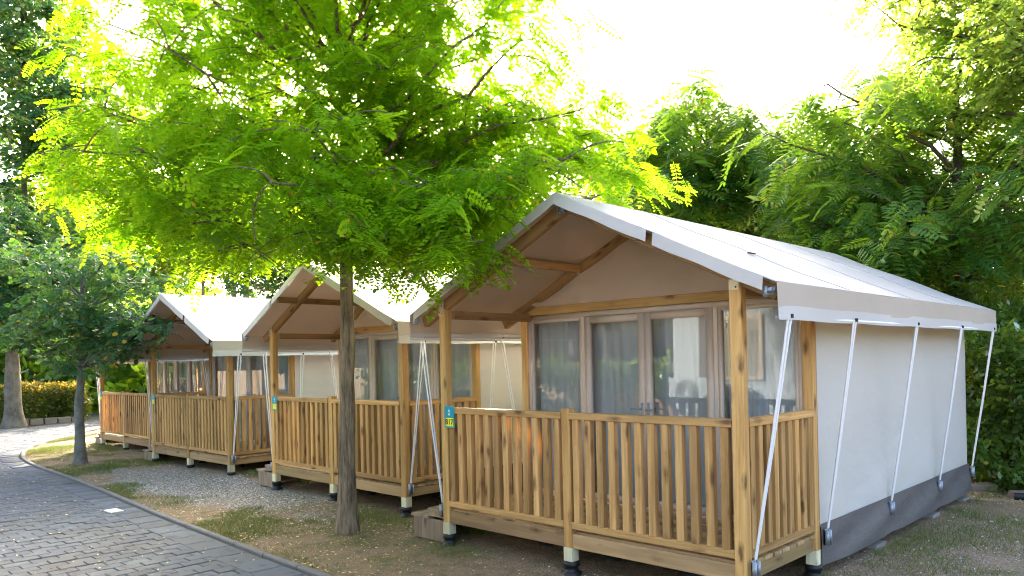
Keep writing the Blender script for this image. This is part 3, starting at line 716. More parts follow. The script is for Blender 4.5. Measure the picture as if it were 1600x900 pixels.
def place_leaves(pos, axis, upv, kind, rng, scale=1.0):
    """stack copies of leaf shapes at pos with direction axis and up upv -> V,Q"""
    lib = LEAF[kind]; Vs, Qs, n0 = [], [], 0
    axis = axis / (np.linalg.norm(axis, axis=1)[:, None] + 1e-9)
    yv = np.cross(upv, axis); yv /= np.linalg.norm(yv, axis=1)[:, None] + 1e-9
    zv = np.cross(axis, yv)
    which = rng.integers(0, len(lib), len(pos)); sc = rng.uniform(0.75, 1.15, len(pos)) * scale
    for k, (V, Q) in enumerate(lib):
        m_ = np.where(which == k)[0]
        if not len(m_): continue
        P = pos[m_][:, None, :] + sc[m_][:, None, None] * (axis[m_][:, None, :] * V[None, :, 0:1] + yv[m_][:, None, :] * V[None, :, 1:2] + zv[m_][:, None, :] * V[None, :, 2:3])
        Vs.append(P.reshape(-1, 3)); Qs.append((Q[None] + (np.arange(len(m_)) * len(V))[:, None, None]).reshape(-1, 4) + n0); n0 += len(m_) * len(V)
    return np.concatenate(Vs), np.concatenate(Qs)

def bez(p0, p1, p2, n):
    t = np.linspace(0, 1, n)[:, None]; return (1 - t) ** 2 * p0 + 2 * t * (1 - t) * p1 + t * t * p2

def make_tree(name, label, base, trunk_top, r0, r1, pads, leaf, leafmat, barkmat, seed, per_pad=200, pad_r=0.8, pad_t=0.25, lean=(0, 0), limb_r=0.035, group=None, scale=1.0, keep=None, limb_lo=0.35, cat='tree', trunk_wob=0.04, droop=0.35):
    """pads: list of crown clump centres (world). A limb runs from the trunk to each, twigs spread inside it, leaves hang on the twigs."""
    rng = np.random.default_rng(seed); base = np.array(base, float)
    T = empty(name, tuple(base)); tag(T, label, cat, group)
    n = 16; t = np.linspace(0, 1, n)
    top = base + np.array([lean[0], lean[1], trunk_top])
    tp = base + (top - base) * t[:, None]; tp[:, :2] += np.cumsum(rng.normal(0, trunk_wob, (n, 2)), 0) * (t[:, None] ** 0.5) * 0.4
    rad = r0 + (r1 - r0) * t ** 0.8; rad[0] *= 1.5; rad[1] *= 1.12; tp[0, 2] -= 0.08
    rad = rad * (1 + rng.normal(0, 0.03, n))
    tr = Acc(); tr.tube(tp - base, rad, 14)
    V = tr.V[0]; V += rng.normal(0, r0 * 0.035, V.shape)
    br = Acc(); LP, LA, LU = [], [], []
    for p in pads:
        p = np.array(p[:3], float); pr = pad_r * rng.uniform(0.75, 1.2); pt = pad_t * rng.uniform(0.8, 1.3)
        # attach below the pad
        hz = np.linalg.norm(p[:2] - base[:2]); za = np.clip(p[2] - hz * rng.uniform(0.25, 0.6), base[2] + trunk_top * limb_lo, base[2] + trunk_top * 0.99)
        k = np.interp((za - base[2]) / trunk_top, t, np.arange(n)); a = tp[int(k)] * (1 - k % 1) + tp[min(int(k) + 1, n - 1)] * (k % 1)
        mid = a * 0.5 + p * 0.5 + np.array([0, 0, 0.18 * hz * rng.uniform(0.3, 1.0)]) + rng.normal(0, 0.08 * hz + 0.02, 3)
        L_ = bez(a, mid, p, 9); L_[1:-1] += rng.normal(0, 0.015 * hz + 0.004, (7, 3)); lr = limb_r * (0.6 + 0.25 * hz / max(0.5, pad_r * 2)) * rng.uniform(0.7, 1.1)
        br.tube(L_ - base, np.linspace(lr, lr * 0.3, 9), 6)
        ns = max(5, int(7 * pr / pad_r)); ang0 = rng.uniform(0, 6.28)
        pieces = int(per_pad / ns)
        for j in range(ns):
            an = ang0 + j * 6.283 / ns + rng.normal(0, 0.25); q0 = L_[rng.integers(5, 9)]; ln = pr * rng.uniform(0.65, 1.1)
            end = q0 + np.array([math.cos(an) * ln, math.sin(an) * ln, rng.normal(0.0, pt * 0.9) - 0.12 * ln])
            tw = bez(q0, (q0 + end) / 2 + np.array([0, 0, 0.22 * ln]) + rng.normal(0, .05, 3), end, 6)
            br.tube(tw - base, np.linspace(lr * 0.34, 0.003 * scale + .001, 6), 4)
            tt = rng.uniform(0.12, 1.0, pieces) ** 0.8
            pos = np.stack([np.interp(tt, np.linspace(0, 1, 6), tw[:, c]) for c in range(3)], 1)
            side = rng.uniform(-1.7, 1.7, pieces) + an
            off = rng.normal(0, 1, (pieces, 3)) * np.array([0.10 * pr, 0.10 * pr, pt * 0.45])
            pos = pos + off
            ax = np.stack([np.cos(side), np.sin(side), rng.normal(-droop, 0.3, pieces)], 1)
            upv = np.array([0, 0, 1.0]) + rng.normal(0, 0.33, (pieces, 3))
            LP.append(pos); LA.append(ax); LU.append(upv)
    LP, LA, LU = np.concatenate(LP), np.concatenate(LA), np.concatenate(LU)
    if keep is not None:
        k = keep(LP); LP, LA, LU = LP[k], LA[k], LU[k]
    V, Q = place_leaves(LP - base, LA, LU, leaf, rng, scale)
    new_obj('trunk', tr.mesh('trunk', True), T, barkmat)
    new_obj('branches', br.mesh('branches', True), T, barkmat)
    new_obj('crown', mesh_np('crown', V, Q), T, leafmat)
    return T

def crown_pads(rng, centre, radii, n, minsep, fill=0.35, zbias=0.0, reject=None):
    out = []; c = np.array(centre, float); rd = np.array(radii, float); tries = 0
    while len(out) < n and tries < 20000:
        tries += 1
        d = rng.normal(0, 1, 3); d /= np.linalg.norm(d); rr = rng.uniform(fill ** 3, 1) ** (1 / 3); p = c + d * rd * rr
        if reject is not None and reject(p): continue
        if all(np.linalg.norm((p - q) / [1, 1, 0.6]) > minsep for q in out): out.append(p)
    return out

def at(px, py, depth):
    """world point seen at photo pixel (1600x900) at a depth; used to read positions off the photograph"""
    u = (px - 781.19) / FPX; v = (563.58 - py) / FPX; c, s_ = math.cos(ROLL), math.sin(ROLL); u, v = u * c + v * s_, -u * s_ + v * c
    return np.array(CAM + fw * depth + rt * (u * depth) + up * ((v + PITCH) * depth))
def gnd(px, depth):
    p = at(px, 563, depth); return (p[0], p[1], 0.0)
def proj(P):
    P = np.atleast_2d(P) - np.array(CAM); r_ = P @ np.array(rt); d = P @ np.array(fw); u = r_ / d; v = P[:, 2] / d - PITCH
    c, s_ = math.cos(ROLL), math.sin(ROLL); return 781.19 + FPX * (u * c - v * s_), 563.58 - FPX * (u * s_ + v * c), d

# main locust tree in front of the tents
MT = np.array([-1.26, -0.28, 0.0])
def tent_clear(P, m_=0.10):
    """False for points inside or just under a tent roof"""
    ok = np.ones(len(P), bool)
    for tx, ty in ((0, 0), (-4.4045, 0.5767), (-9.15, 0.657), (-13.5, 1.08)):
        x = P[:, 0] - tx; y = P[:, 1] - ty
        zr = 3.08 - 0.473 * np.abs(x - 1.5)
        ok &= ~((x > -0.45) & (x < 3.45) & (y > -0.24) & (y < 5.8) & (P[:, 2] < zr + m_ + 0.16))
    return ok
rng = np.random.default_rng(3)
def dome_r(z): return np.interp(z, [2.5, 2.9, 3.4, 4.3, 5.2, 6.0, 6.7], [2.2, 2.65, 2.8, 2.8, 2.5, 1.8, 0.7])
pads = [p for p in (at(*q) for q in ((205, 345, 7.4), (265, 370, 7.1), (335, 395, 7.0), (395, 365, 6.9), (160, 300, 7.3), (115, 290, 7.6), (450, 330, 6.8), (590, 385, 6.8), (650, 395, 6.4), (640, 350, 6.5), (745, 380, 5.85), (700, 370, 6.0), (765, 335, 5.8), (690, 405, 6.3), (830, 285, 5.9), (800, 310, 5.75), (880, 250, 6.2), (720, 330, 6.0), (560, 240, 7.6), (600, 200, 7.9), (540, 180, 7.3), (620, 265, 7.3), (650, 150, 8.0), (580, 120, 7.5), (660, 220, 7.6), (800, 290, 7.4), (870, 265, 7.8), (940, 255, 8.2), (985, 275, 8.6), (900, 215, 8.3), (960, 215, 9.0), (850, 170, 8.0), (300, 350, 6.4), (520, 340, 6.2), (235, 310, 6.6), (130, 180, 7.6), (760, 300, 6.7), (700, 310, 6.4))) if tent_clear(p[None], 0.12)[0]]
for _ in range(30000):
    z = rng.uniform(2.75, 6.6); a_ = rng.uniform(0, 6.283); f_ = rng.uniform(0.10, 1.0) ** 0.5; rr = dome_r(z) * f_
    p = MT + [rr * math.cos(a_) + 0.12, rr * math.sin(a_) + 0.15, z]
    if z < 3.0 and rr < 0.9: continue
    if not tent_clear(p[None], 0.28)[0]: continue
    if all(np.linalg.norm((p - q) / [1, 1, 0.55]) > (0.55 if (p[0] - MT[0]) + (p[1] - MT[1]) > 1.6 and z < 4.6 else 0.72) for q in pads): pads.append(p)
    if len(pads) >= 116: break
make_tree('locust_tree', 'bright yellow green locust tree with brown furrowed trunk in front of the tents', tuple(MT), 4.9, 0.10, 0.045, pads, 'locust', M['leaf_locust'], M['bark'], 5, per_pad=160, scale=1.08, pad_r=0.66, pad_t=0.15, lean=(0.05, 0.12), limb_r=0.028, keep=lambda P: tent_clear(P) & (P[:, 2] > 2.35 + 0.68 * np.exp(-(((P - MT) @ np.array(rt) + 0.55) / 0.75) ** 2)), limb_lo=0.60, trunk_wob=0.03, droop=0.4)

# slim grey tree with dark leaves by the third tent
b = np.array(gnd(122, 13.89))
rng = np.random.default_rng(8)
pads = [at(*q) for q in ((250, 515, 13.0), (205, 480, 13.4), (275, 520, 12.8), (190, 540, 13.3), (230, 445, 13.8))]
pads += crown_pads(rng, b + [0.1, 0.0, 3.1], (1.75, 1.75, 1.35), 24, 0.72, 0.35, reject=lambda p: not tent_clear(p[None], 0.1)[0])
make_tree('young_tree', 'slim grey trunked young tree with dark bluish leaves in front of the third tent', tuple(b), 3.6, 0.105, 0.03, pads, 'lobed', M['leaf_dark'], M['bark_grey'], 9, per_pad=44, pad_r=0.6, pad_t=0.2, limb_r=0.028, keep=lambda P: tent_clear(P, -0.1) & (P[:, 2] > 1.75), limb_lo=0.5)

# big mottled tree at the hedge
b = np.array(gnd(20, 23.8)); rng = np.random.default_rng(12)
pads = crown_pads(rng, b + [0, 0, 5.0], (3.2, 3.2, 2.3), 34, 1.1, 0.4, reject=lambda p: p[2] < 2.6)
make_tree('plane_tree', 'large tree with thick mottled trunk at the photinia hedge', tuple(b), 6.0, 0.27, 0.10, pads, 'broad_big', M['leaf_dark'], M['bark_plane'], 13, per_pad=170, pad_r=1.1, pad_t=0.45, limb_r=0.08, limb_lo=0.5)

BG = 'background trees'
def bg_tree(name, label, px, depth, top_py, radius, bottom_py, n, leaf, mat, seed, bark='bark_dark', per=150, pad_r=1.0, pad_t=0.4, r0=0.14, flat=1.0, fill=0.25, lean=(0, 0), scale=1.0, keep=None):
    b = np.array(gnd(px, depth)); rng = np.random.default_rng(seed)
    zt = 1.75 + (563 - top_py) / FPX * depth; zb = 1.75 + (563 - bottom_py) / FPX * depth
    c = b + [lean[0], lean[1], (zt + zb) / 2]
    pads = crown_pads(rng, c, (radius, radius, (zt - zb) / 2 * 0.9), n, pad_r * 0.8, fill, reject=lambda p: not tent_clear(p[None], 0.5)[0])
    return make_tree(name, label, tuple(b), zt * 0.86, r0, r0 * 0.35, pads, leaf, mat, M[bark], seed + 1, per_pad=per, pad_r=pad_r, pad_t=pad_t, limb_r=r0 * 0.33, group=BG, limb_lo=0.3, lean=(lean[0] * .6, lean[1] * .6), scale=scale, keep=(lambda P: tent_clear(P, 0.2)) if keep is None else keep)

# right side, nearest first
bg_tree('ailanthus_tree', 'wide ailanthus tree with drooping feathered leaves right of the nearest tent roof', 1500, 12.0, 40, 3.0, 520, 44, 'ailanthus', M['leaf_ailanthus'], 101, per=78, pad_r=1.0, pad_t=0.3, r0=0.13)
bg_tree('ailanthus_tree', 'dark ailanthus tree rising just behind the nearest tent ridge', 1115, 16.5, 120, 2.2, 480, 28, 'ailanthus', M['leaf_ailanthus'], 111, per=100, pad_r=0.95, pad_t=0.4, r0=0.12)
bg_tree('tall_tree', 'tall pale yellowish tree in the upper right corner', 1640, 10.5, -260, 2.3, 230, 42, 'broad', M['leaf_pale'], 121, per=150, pad_r=0.85, pad_t=0.4, r0=0.15)
bg_tree('leafy_tree', 'leafy green tree behind the right eave of the nearest tent', 1400, 15.5, 300, 2.2, 560, 22, 'broad_big', M['leaf_mid'], 131, per=80, pad_r=0.95, pad_t=0.45, r0=0.12)
bg_tree('ailanthus_tree', 'ailanthus tree between the dark tree and the wide one, behind the roof', 1270, 17.5, 170, 2.1, 500, 26, 'ailanthus_far', M['leaf_ailanthus'], 141, per=85, pad_r=1.0, pad_t=0.4, r0=0.12)
bg_tree('leafy_tree', 'bushy green tree at the right edge behind the shrubs', 1600, 14.0, 380, 2.2, 640, 22, 'broad_big', M['leaf_mid'], 151, per=80, pad_r=0.9, pad_t=0.45, r0=0.10)
bg_tree('leafy_tree', 'green tree behind the nearest ridge beside the locust crown', 985, 19.0, 190, 1.9, 520, 18, 'ailanthus_far', M['leaf_ailanthus'], 161, per=75, pad_r=1.0, pad_t=0.4, r0=0.12)
# left side and behind the row
bg_tree('tall_tree', 'tall many stemmed tree at the left edge', 45, 30, -120, 3.0, 440, 34, 'broad_far', M['leaf_dark'], 171, per=85, pad_r=1.2, pad_t=0.5, r0=0.16, fill=0.4)
bg_tree('tall_tree', 'tall slender tree left of the locust crown', 130, 33, -60, 2.4, 420, 22, 'broad_far', M['leaf_mid'], 181, per=75, pad_r=1.2, pad_t=0.5, r0=0.14, fill=0.5)
bg_tree('woodland_tree', 'grey trunked tree behind the third tent roof, right of the pair', 386, 22, 230, 2.2, 385, 26, 'broad_big', M['leaf_mid'], 191, bark='bark_grey', per=90, pad_r=1.0, pad_t=0.4, r0=0.17, fill=0.3)
bg_tree('woodland_tree', 'grey trunked tree behind the third tent roof, left of the pair', 366, 23, 250, 2.2, 400, 22, 'broad_big', M['leaf_mid'], 201, bark='bark_grey', per=90, pad_r=1.0, pad_t=0.4, r0=0.13, fill=0.5)
bg_tree('woodland_tree', 'thin trunked tree behind the ridge of the third tent', 318, 24, 250, 2.2, 410, 22, 'broad_big', M['leaf_mid'], 211, bark='bark_grey', per=90, pad_r=1.0, pad_t=0.4, r0=0.10, fill=0.5)
bg_tree('woodland_tree', 'dark leaved tree behind the ridge of the second tent', 450, 22, 330, 1.7, 500, 14, 'broad_big', M['leaf_dark'], 221, per=110, pad_r=0.9, pad_t=0.4, r0=0.09)

bg_tree('woodland_tree', 'tree behind the gap between the third and farthest roofs', 240, 25, 290, 2.2, 440, 22, 'broad_big', M['leaf_mid'], 231, bark='bark_grey', per=90, pad_r=1.0, pad_t=0.4, r0=0.12)
bg_tree('woodland_tree', 'tree behind the second tent seen through the locust crown', 560, 20, 270, 2.0, 430, 20, 'broad_big', M['leaf_mid'], 241, bark='bark_grey', per=80, pad_r=1.0, pad_t=0.4, r0=0.12)
bg_tree('woodland_tree', 'slender tree behind the gap between the two nearest tents', 700, 21, 290, 1.9, 460, 18, 'broad_big', M['leaf_mid'], 251, bark='bark_grey', per=70, pad_r=1.0, pad_t=0.4, r0=0.11)
bg_tree('tall_tree', 'tall tree beyond the road end, above the farthest tent', 190, 34, 60, 2.8, 470, 26, 'broad_far', M['leaf_mid'], 261, per=55, pad_r=1.3, pad_t=0.5, r0=0.16, fill=0.3)
bg_tree('tall_tree', 'tall dark tree behind the hedge, left of the slim grey tree', 90, 36, 120, 3.0, 500, 26, 'broad_far', M['leaf_dark'], 271, per=55, pad_r=1.3, pad_t=0.5, r0=0.16, fill=0.3)
# shrubs and hedges
def shrub(name, label, lo, hi, n, leaf, mat, seed, mat2=None, top_share=0.0, cat='shrub', group=None, rz=0.0, origin=None, wob=0.12, scale=1.0):
    rng = np.random.default_rng(seed); lo, hi = np.array(lo, float), np.array(hi, float); d = hi - lo; o = np.array(origin if origin is not None else ((lo + hi) / 2 * [1, 1, 0]))
    T = empty(name, tuple(o), rz); tag(T, label, cat, group)
    P = rng.uniform(0, 1, (n, 3)); k = rng.integers(0, 3, n); side = rng.integers(0, 2, n)
    sh = rng.uniform(0, 1, n) < 0.75
    for ax in range(3):
        mk = (k == ax) & sh; s_ = np.where((side == 1) | (ax == 2), 1 - rng.uniform(0, 0.12, n), rng.uniform(0, 0.12, n)); P[mk, ax] = s_[mk]
    X = lo + P * d
    X += wob * np.stack([np.sin(X[:, 1] * 3.1 + X[:, 2] * 4), np.sin(X[:, 0] * 2.7 + X[:, 2] * 5), np.sin(X[:, 0] * 3.3 + X[:, 1] * 2.9)], 1)
    X[:, 2] = np.maximum(X[:, 2], 0.06)
    cdir = X - (lo + hi) / 2; cdir /= np.linalg.norm(cdir, axis=1)[:, None]
    A = cdir * 0.8 + rng.normal(0, 0.6, (n, 3)); U = cdir + rng.normal(0, 0.5, (n, 3)) + [0, 0, 0.5]
    st = Acc()
    for i in range(max(6, int(d[0] * d[1] * 4))):
        q = lo + rng.uniform(0.1, 0.9, 3) * d; q[2] = hi[2] - rng.uniform(0.1, 0.4) * d[2]; f0 = np.array([q[0] + rng.normal(0, .1), q[1] + rng.normal(0, .1), -0.03])
        st.tube(bez(f0, (f0 + q) / 2 + rng.normal(0, .1, 3), q, 5) - o, np.linspace(0.018, 0.005, 5), 4)
    new_obj('stems', st.mesh('stems'), T, M['bark_dark'])
    tops = (P[:, 2] > 0.86) & (rng.uniform(0, 1, n) < top_share) if mat2 is not None else np.zeros(n, bool)
    V, Q = place_leaves(X[~tops] - o, A[~tops], U[~tops], leaf, rng, scale); new_obj('foliage', mesh_np('foliage', V, Q), T, mat)
    if tops.any():
        V, Q = place_leaves(X[tops] - o, A[tops] * [.5, .5, .5] + [0, 0, .7], U[tops], leaf, rng, scale); new_obj('young_shoots', mesh_np('young_shoots', V, Q), T, mat2)
    return T
shrub('photinia_hedge', 'clipped hedge with red and orange tips behind the thick trunk', (-24.6, -4.5, 0), (-23.5, 3.6, 1.15), 5200, 'broad', M['leaf_hedge'], 301, M['leaf_red'], 0.45, 'hedge', wob=0.05, scale=1.2)
shrub('photinia_hedge', 'lower hedge across the road beyond the farthest tent', (-31, 6.2, 0), (-30, 12.5, 1.25), 3000, 'broad_big', M['leaf_bush'], 302, M['leaf_pale'], 0.8, 'hedge', wob=0.06)
shrub('photinia_shrub', 'reddish shrub seen through the porch of the farthest tent', (-27.2, 8.0, 0), (-26.0, 9.2, 1.6), 500, 'broad_big', M['leaf_red'], 303, M['leaf_pale'], 0.6, 'shrub', wob=0.15)
shrub('conifer_shrub', 'dark rounded shrub above the hedge left of the slim tree', (-33, 0.5, 0), (-29, 5.5, 3.0), 2600, 'broad_big', M['leaf_dark'], 304, None, 0, 'shrub', wob=0.5)
shrub('laurel_shrub', 'dark glossy laurel thicket at the rear right corner of the nearest tent', (2.9, 6.2, 0), (4.6, 8.6, 2.0), 3200, 'broad', M['leaf_bush'], 305, None, 0, 'shrub', wob=0.22, scale=1.15)
shrub('flowering_shrub', 'pale feathery shrub top above the dark laurel at right', (2.6, 7.2, 0.8), (5.0, 9.6, 2.5), 1800, 'small', M['leaf_pale'], 306, None, 0, 'shrub', wob=0.35, scale=1.3)
shrub('laurel_shrub', 'dark thicket behind the back walls of the two nearest tents', (-3.5, 7.2, 0), (2.6, 9.0, 2.2), 3200, 'broad_big', M['leaf_bush'], 307, None, 0, 'shrub', wob=0.3)
shrub('laurel_shrub', 'green thicket behind the third and farthest tents', (-14.0, 8.2, 0), (-5.0, 9.8, 2.0), 2600, 'broad_big', M['leaf_mid'], 308, None, 0, 'shrub', wob=0.3)

# far-off wood that closes the view all round
def far_wood():
    rng = np.random.default_rng(77); n = 15000
    an = rng.uniform(-0.35, 2.75, n) + math.radians(25); rr = rng.uniform(34, 52, n)
    h = 5.5 + 1.8 * np.sin(an * 9) + 1.3 * np.sin(an * 23 + 1)
    X = np.stack([CAM.x + rr * np.cos(an), CAM.y + rr * np.sin(an), rng.uniform(0, 1, n) ** 0.8 * h * np.clip((rr - 25) / 20, .6, 1.2)], 1)
    # the sky is open in a lane round the sun
    A = rng.normal(0, 1, (n, 3)); U = rng.normal(0, 1, (n, 3)) + [0, 0, 1]
    V, Q = place_leaves(X, A, U, 'broad_far', rng, 2.4)
    o = new_obj('distant_woodland', mesh_np('distant_woodland', V, Q), None, M['leaf_mid']); tag(o, 'distant green woodland closing the view behind the campsite', 'woodland', kind='stuff')
far_wood()

# ---------------------------------------------------------------- ground cover
def in_free(x, y):
    ok = y > kerb_y(x) + 0.06
    for tx, ty in ((0, 0), (-4.4045, 0.5767), (-9.15, 0.657), (-13.5, 1.08)):
        ok &= ~((x - tx > 0.05) & (x - tx < 2.95) & (y - ty > 0.12) & (y - ty < 5.4))
    return ok
def vnoise(x, y, s, seed):
    r = np.random.default_rng(seed); out = 0
    for k in range(5):
        a = r.uniform(0, 6.28); f = s * (1.7 ** k); out = out + np.sin((x * math.cos(a) + y * math.sin(a)) * f + r.uniform(0, 6.28) + 1.3 * np.sin((x * math.sin(a) - y * math.cos(a)) * f * 0.7)) / (1.35 ** k)
    return out
def gravel_field(x, y):
    return ((x + 5.6) / 3.7) ** 2 + ((y - 0.05) / 0.9) ** 2
def grass():
    rng = np.random.default_rng(21); n = 300000
    x = rng.uniform(-17, 6, n); y = rng.uniform(-1.45, 7.5, n) ; near = rng.uniform(0, 1, n) < 0.75; y = np.where(near, rng.uniform(-1.45, 1.3, n), y); side = rng.uniform(0, 1, n) < 0.15; x = np.where(side, rng.uniform(3.1, 6.2, n), x); y = np.where(side, rng.uniform(0.2, 6.5, n), y)
    v = vnoise(x, y, 1.6, 4)
    ok = in_free(x, y) & (v + rng.normal(0, 0.5, n) > -0.05) & ((gravel_field(x, y) + 0.35 * vnoise(x, y, 2.2, 9) > 0.8) | (rng.uniform(0, 1, n) < 0.05)) & ~((x > 3.1) & (y > 0.8) & (rng.uniform(0, 1, n) < 0.2))
    x, y = x[ok], y[ok]; n = len(x); z = ground_z(x, y) - 0.004
    h = rng.uniform(0.015, 0.06, n) * (0.6 + 0.4 * np.clip(v[ok], 0, 2)); a = rng.uniform(0, 6.28, n); w = rng.uniform(0.002, 0.004, n); ln = rng.normal(0, 0.6, (n, 2)) * h[:, None]
    b0 = np.stack([x - w * np.cos(a), y - w * np.sin(a), z], 1); b1 = np.stack([x + w * np.cos(a), y + w * np.sin(a), z], 1); tp = np.stack([x + ln[:, 0], y + ln[:, 1], z + h], 1)
    V = np.stack([b0, b1, tp], 1).reshape(-1, 3); T_ = np.arange(n * 3).reshape(-1, 3)
    g = leaf_mat('short_grass', (0.09, 0.14, 0.03), (0.17, 0.19, 0.06), (0.13, 0.2, 0.03), (0.24, 0.26, 0.06), 0.05, 0.3)
    o = new_obj('grass', mesh_np('grass', V, None, T_), None, g); tag(o, 'short patchy grass between the kerb and the tents', 'grass', kind='stuff')
grass()
def gravel():
    rng = np.random.default_rng(31); n = 20000
    x = np.concatenate([rng.uniform(-11, -1.5, n // 2), rng.uniform(3.0, 6.5, n // 5), rng.uniform(-12, 6, n // 6)]); y = np.concatenate([rng.uniform(-1.2, 1.2, n // 2), rng.uniform(-0.5, 7, n // 5), rng.uniform(-1.2, 3, n // 6)])
    e = gravel_field(x, y) + rng.normal(0, 0.25, len(x)) + 0.35 * vnoise(x, y, 2.2, 9); ok = in_free(x, y) & ((e < 1.1) | (x > 3) | (rng.uniform(0, 1, len(x)) < 0.25)); x, y = x[ok], y[ok]; n = len(x)
    s = rng.uniform(0.004, 0.013, n); s[rng.uniform(0, 1, n) < 0.03] *= 2
    octv = np.array([(1, 0, 0), (0, 1, 0), (-1, 0, 0), (0, -1, 0), (0, 0, .8), (0, 0, -.5)]); T0 = np.array([(0, 1, 4), (1, 2, 4), (2, 3, 4), (3, 0, 4)])
    a = rng.uniform(0, 6.28, n); sx = s * rng.uniform(.7, 1.4, n); sy = s * rng.uniform(.7, 1.4, n); z = ground_z(x, y)
    P = octv[None] + rng.normal(0, .22, (n, 6, 3)); px = P[..., 0] * sx[:, None]; py = P[..., 1] * sy[:, None]
    V = np.stack([x[:, None] + px * np.cos(a)[:, None] - py * np.sin(a)[:, None], y[:, None] + px * np.sin(a)[:, None] + py * np.cos(a)[:, None], z[:, None] + P[..., 2] * s[:, None] * .8], -1).reshape(-1, 3)
    T_ = (T0[None] + (np.arange(n) * 6)[:, None, None]).reshape(-1, 3)
    t = NT('gravel_stone'); rp = t.n.new('ShaderNodeNewGeometry').outputs['Random Per Island']; t.base(t.ramp(rp, [(0, (0.14, 0.115, 0.09)), (0.6, (0.36, 0.325, 0.28)), (1, (0.62, 0.58, 0.52))]), 0.9, 0.2)
    o = new_obj('gravel', mesh_np('gravel', V, None, T_), None, t.m); tag(o, 'loose grey gravel on the ground in front of the tents', 'gravel', kind='stuff')
gravel()
def litter():
    rng = np.random.default_rng(41); n = 20000
    x = rng.uniform(-13, 6.2, n); y = rng.uniform(-3.4, 3, n); d = np.hypot(x - MT[0] - 0.8, (y - MT[1] + .5) * 1.3)
    dens = np.exp(-(d / 3.2) ** 2) * np.where(y < kerb_y(x), 0.20, 1.0) * np.clip(0.55 + 0.35 * vnoise(x, y, 2.5, 15), 0.1, 1.4) + 0.08
    ok = (rng.uniform(0, 1, n) < dens) & (in_free(x, y) | (y < kerb_y(x) - 0.1)); x, y = x[ok], y[ok]; n = len(x)
    z = np.where(y < kerb_y(x), 0.027, ground_z(x, y) + 0.012); P = np.stack([x, y, z], 1)
    an = rng.uniform(0, 6.28, n); A = np.stack([np.cos(an), np.sin(an), rng.normal(0, .15, n)], 1); U = np.array([0, 0, 1.0]) + rng.normal(0, .3, (n, 3))
    LEAF['fallen'] = [(np.array(kite(0, 0, 0, .034, .017, .004)), np.array(HEXQ)), (np.array(kite(0, 0, 0, .024, .013, -.004)), np.array(HEXQ))]
    V, Q = place_leaves(P, A, U, 'fallen', rng)
    t = NT('fallen_leaf'); rp = t.n.new('ShaderNodeNewGeometry').outputs['Random Per Island']; t.base(t.ramp(rp, [(0, (0.40, 0.27, 0.08)), (0.4, (0.62, 0.50, 0.20)), (0.75, (0.70, 0.62, 0.36)), (1, (0.25, 0.13, 0.05))]), 0.8, 0.2)
    o = new_obj('fallen_leaves', mesh_np('fallen_leaves', V, Q), None, t.m); tag(o, 'small yellow fallen leaves scattered under the locust tree', 'leaves', kind='stuff')
litter()

# ---------------------------------------------------------------- small things
for k, (px, py, sz, lab) in enumerate(((1512, 772, 0.30, 'flat pale edging stone at the rear corner of the nearest tent'), (1560, 778, 0.36, 'flat pale edging stone in front of the dark thicket'))):
    pass
def edging(name, label, loc, dims, rz, mat, seed):
    rng = np.random.default_rng(seed); a, b_, h = dims; V = np.array([(sx * a / 2, sy * b_ / 2, z) for z in (-0.02, h) for sy in (-1, 1) for sx in (-1, 1)], float) + rng.normal(0, 0.012, (8, 3))
    F = [(0, 2, 3, 1), (4, 5, 7, 6), (0, 1, 5, 4), (1, 3, 7, 5), (3, 2, 6, 7), (2, 0, 4, 6)]
    me = mesh_py(name, V, F); o = new_obj(name, me, None, mat); o.location = loc; o.rotation_euler = (0, 0, rz)
    md = o.modifiers.new('bevel', 'BEVEL'); md.width = 0.012; md.segments = 2; tag(o, label, 'stone'); return o
edging('edging_stone', 'pale edging stone beside the rear corner of the nearest tent', (3.02, 6.25, 0.01), (0.30, 0.16, 0.07), 0.6, M['pale_stone'], 1)
edging('edging_stone', 'longer pale edging stone in front of the laurel thicket', (3.55, 6.05, 0.01), (0.42, 0.16, 0.06), 0.75, M['pale_stone'], 2)
pa = Acc(); pa.tube([(3.45, 5.75, 0.045), (3.9, 5.85, 0.05), (4.5, 6.1, 0.045)], 0.045, 12)
tag(new_obj('drain_pipe', pa.mesh('drain_pipe', True), None, M['black']), 'black drain pipe lying on the ground at the right edge', 'pipe')
for k in range(5):
    x = -22.95 + 0.0; y = 1.55 + k * 0.42
    edging('border_stone', ('end border stone nearest the thick trunk at the hedge foot', 'second border stone from the thick trunk at the hedge foot', 'middle border stone at the foot of the red tipped hedge', 'fourth border stone from the thick trunk at the hedge foot', 'last border stone at the right end of the hedge foot')[k], (x - 0.05 * k, y, 0.02), (0.22, 0.38, 0.20 - 0.012 * k), 0.05 * k, M['pale_stone'], 10 + k)

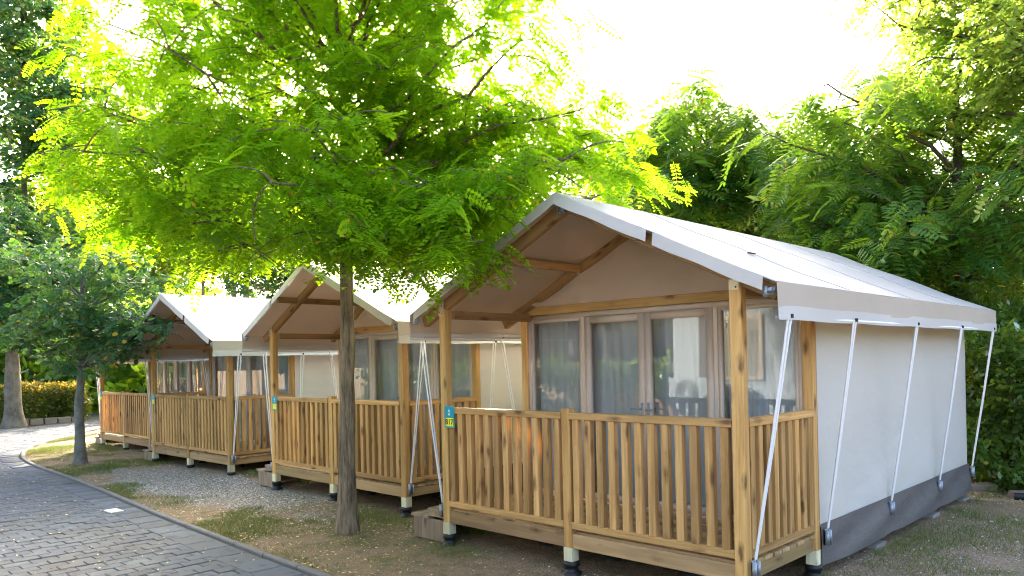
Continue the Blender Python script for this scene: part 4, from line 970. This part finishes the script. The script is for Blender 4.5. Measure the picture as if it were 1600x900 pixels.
# cabin across the road (out of frame, mirrored in the door glass)
cb = empty('holiday_cabin', (0.65, -6.0, 0)); tag(cb, 'pale holiday cabin across the road, mirrored in the door glass', 'cabin')
box('wall', cb, (-2.6, -1.2, 0.35), (3.0, 1.2, 2.75), M['cabin']); box('base', cb, (-2.5, -1.1, 0.0), (2.9, 1.1, 0.349), M['dark_trim'])
prism('roof', cb, [(-2.9, 2.76), (3.3, 2.76), (3.3, 2.84), (0.2, 3.2), (-2.9, 2.84)], -1.5, 1.5, M['frame'])
box('window', cb, (-1.75, 1.201, 1.35), (-0.9, 1.23, 2.45), M['frame']); wn_ = box('pane', cb, (-1.68, 1.231, 1.42), (-0.97, 1.236, 2.38), M['glass'])
box('corner_trim', cb, (-2.07, 1.201, 0.36), (-1.93, 1.225, 2.74), M['dark_trim'])
ac = empty('air_conditioner', (-1.30, -4.45, 0)); tag(ac, 'white outdoor air conditioner unit mirrored in the right door', 'air conditioner')
box('casing', ac, (-0.45, -0.15, 0.86), (0.45, 0.15, 1.40), M['cabin'], 0.012)
a = Acc()
for k in range(7): 
    th = np.linspace(0, 6.283, 25); rr = 0.06 + 0.028 * k; a.tube(np.stack([-0.10 + rr * np.cos(th), np.full(25, 0.158), 1.13 + rr * np.sin(th)], 1), 0.004, 4)
new_obj('fan_grille', a.mesh('fan_grille'), ac, M['dark_trim'])
a = Acc(); a.tube([(-0.10, 0.151, 1.13), (-0.10, 0.153, 1.13)], [0.235, 0.235], 24); new_obj('fan_ring', a.mesh('fan_ring'), ac, M['dark_trim'])
box('stand', ac, (-0.4, -0.13, 0.0), (-0.34, 0.13, 0.859), M['metal']); box('stand', ac, (0.34, -0.13, 0.0), (0.4, 0.13, 0.859), M['metal'])
rng = np.random.default_rng(90)
for k, (x, y) in enumerate(((-5.2, -7.2), (-11.5, -8.0))):
    pads = crown_pads(rng, (x, y, 4.2), (2.4, 2.2, 2.0), 16, 0.9, 0.3)
    make_tree('leafy_tree', ('leafy tree across the road beside the cabin, mirrored in the glass', 'leafy tree farther along the opposite side of the road')[k], (x, y, 0), 4.6, 0.15, 0.05, pads, 'broad_big', M['leaf_mid'], M['bark_dark'], 400 + k, per_pad=70, pad_r=0.9, pad_t=0.4, limb_r=0.05)

shrub('laurel_hedge', 'green hedge across the road beside the cabin, mirrored in the glass', (-14.0, -6.2, 0), (-2.4, -5.3, 1.5), 2600, 'broad_big', M['leaf_bush'], 310, None, 0, 'hedge', wob=0.1)
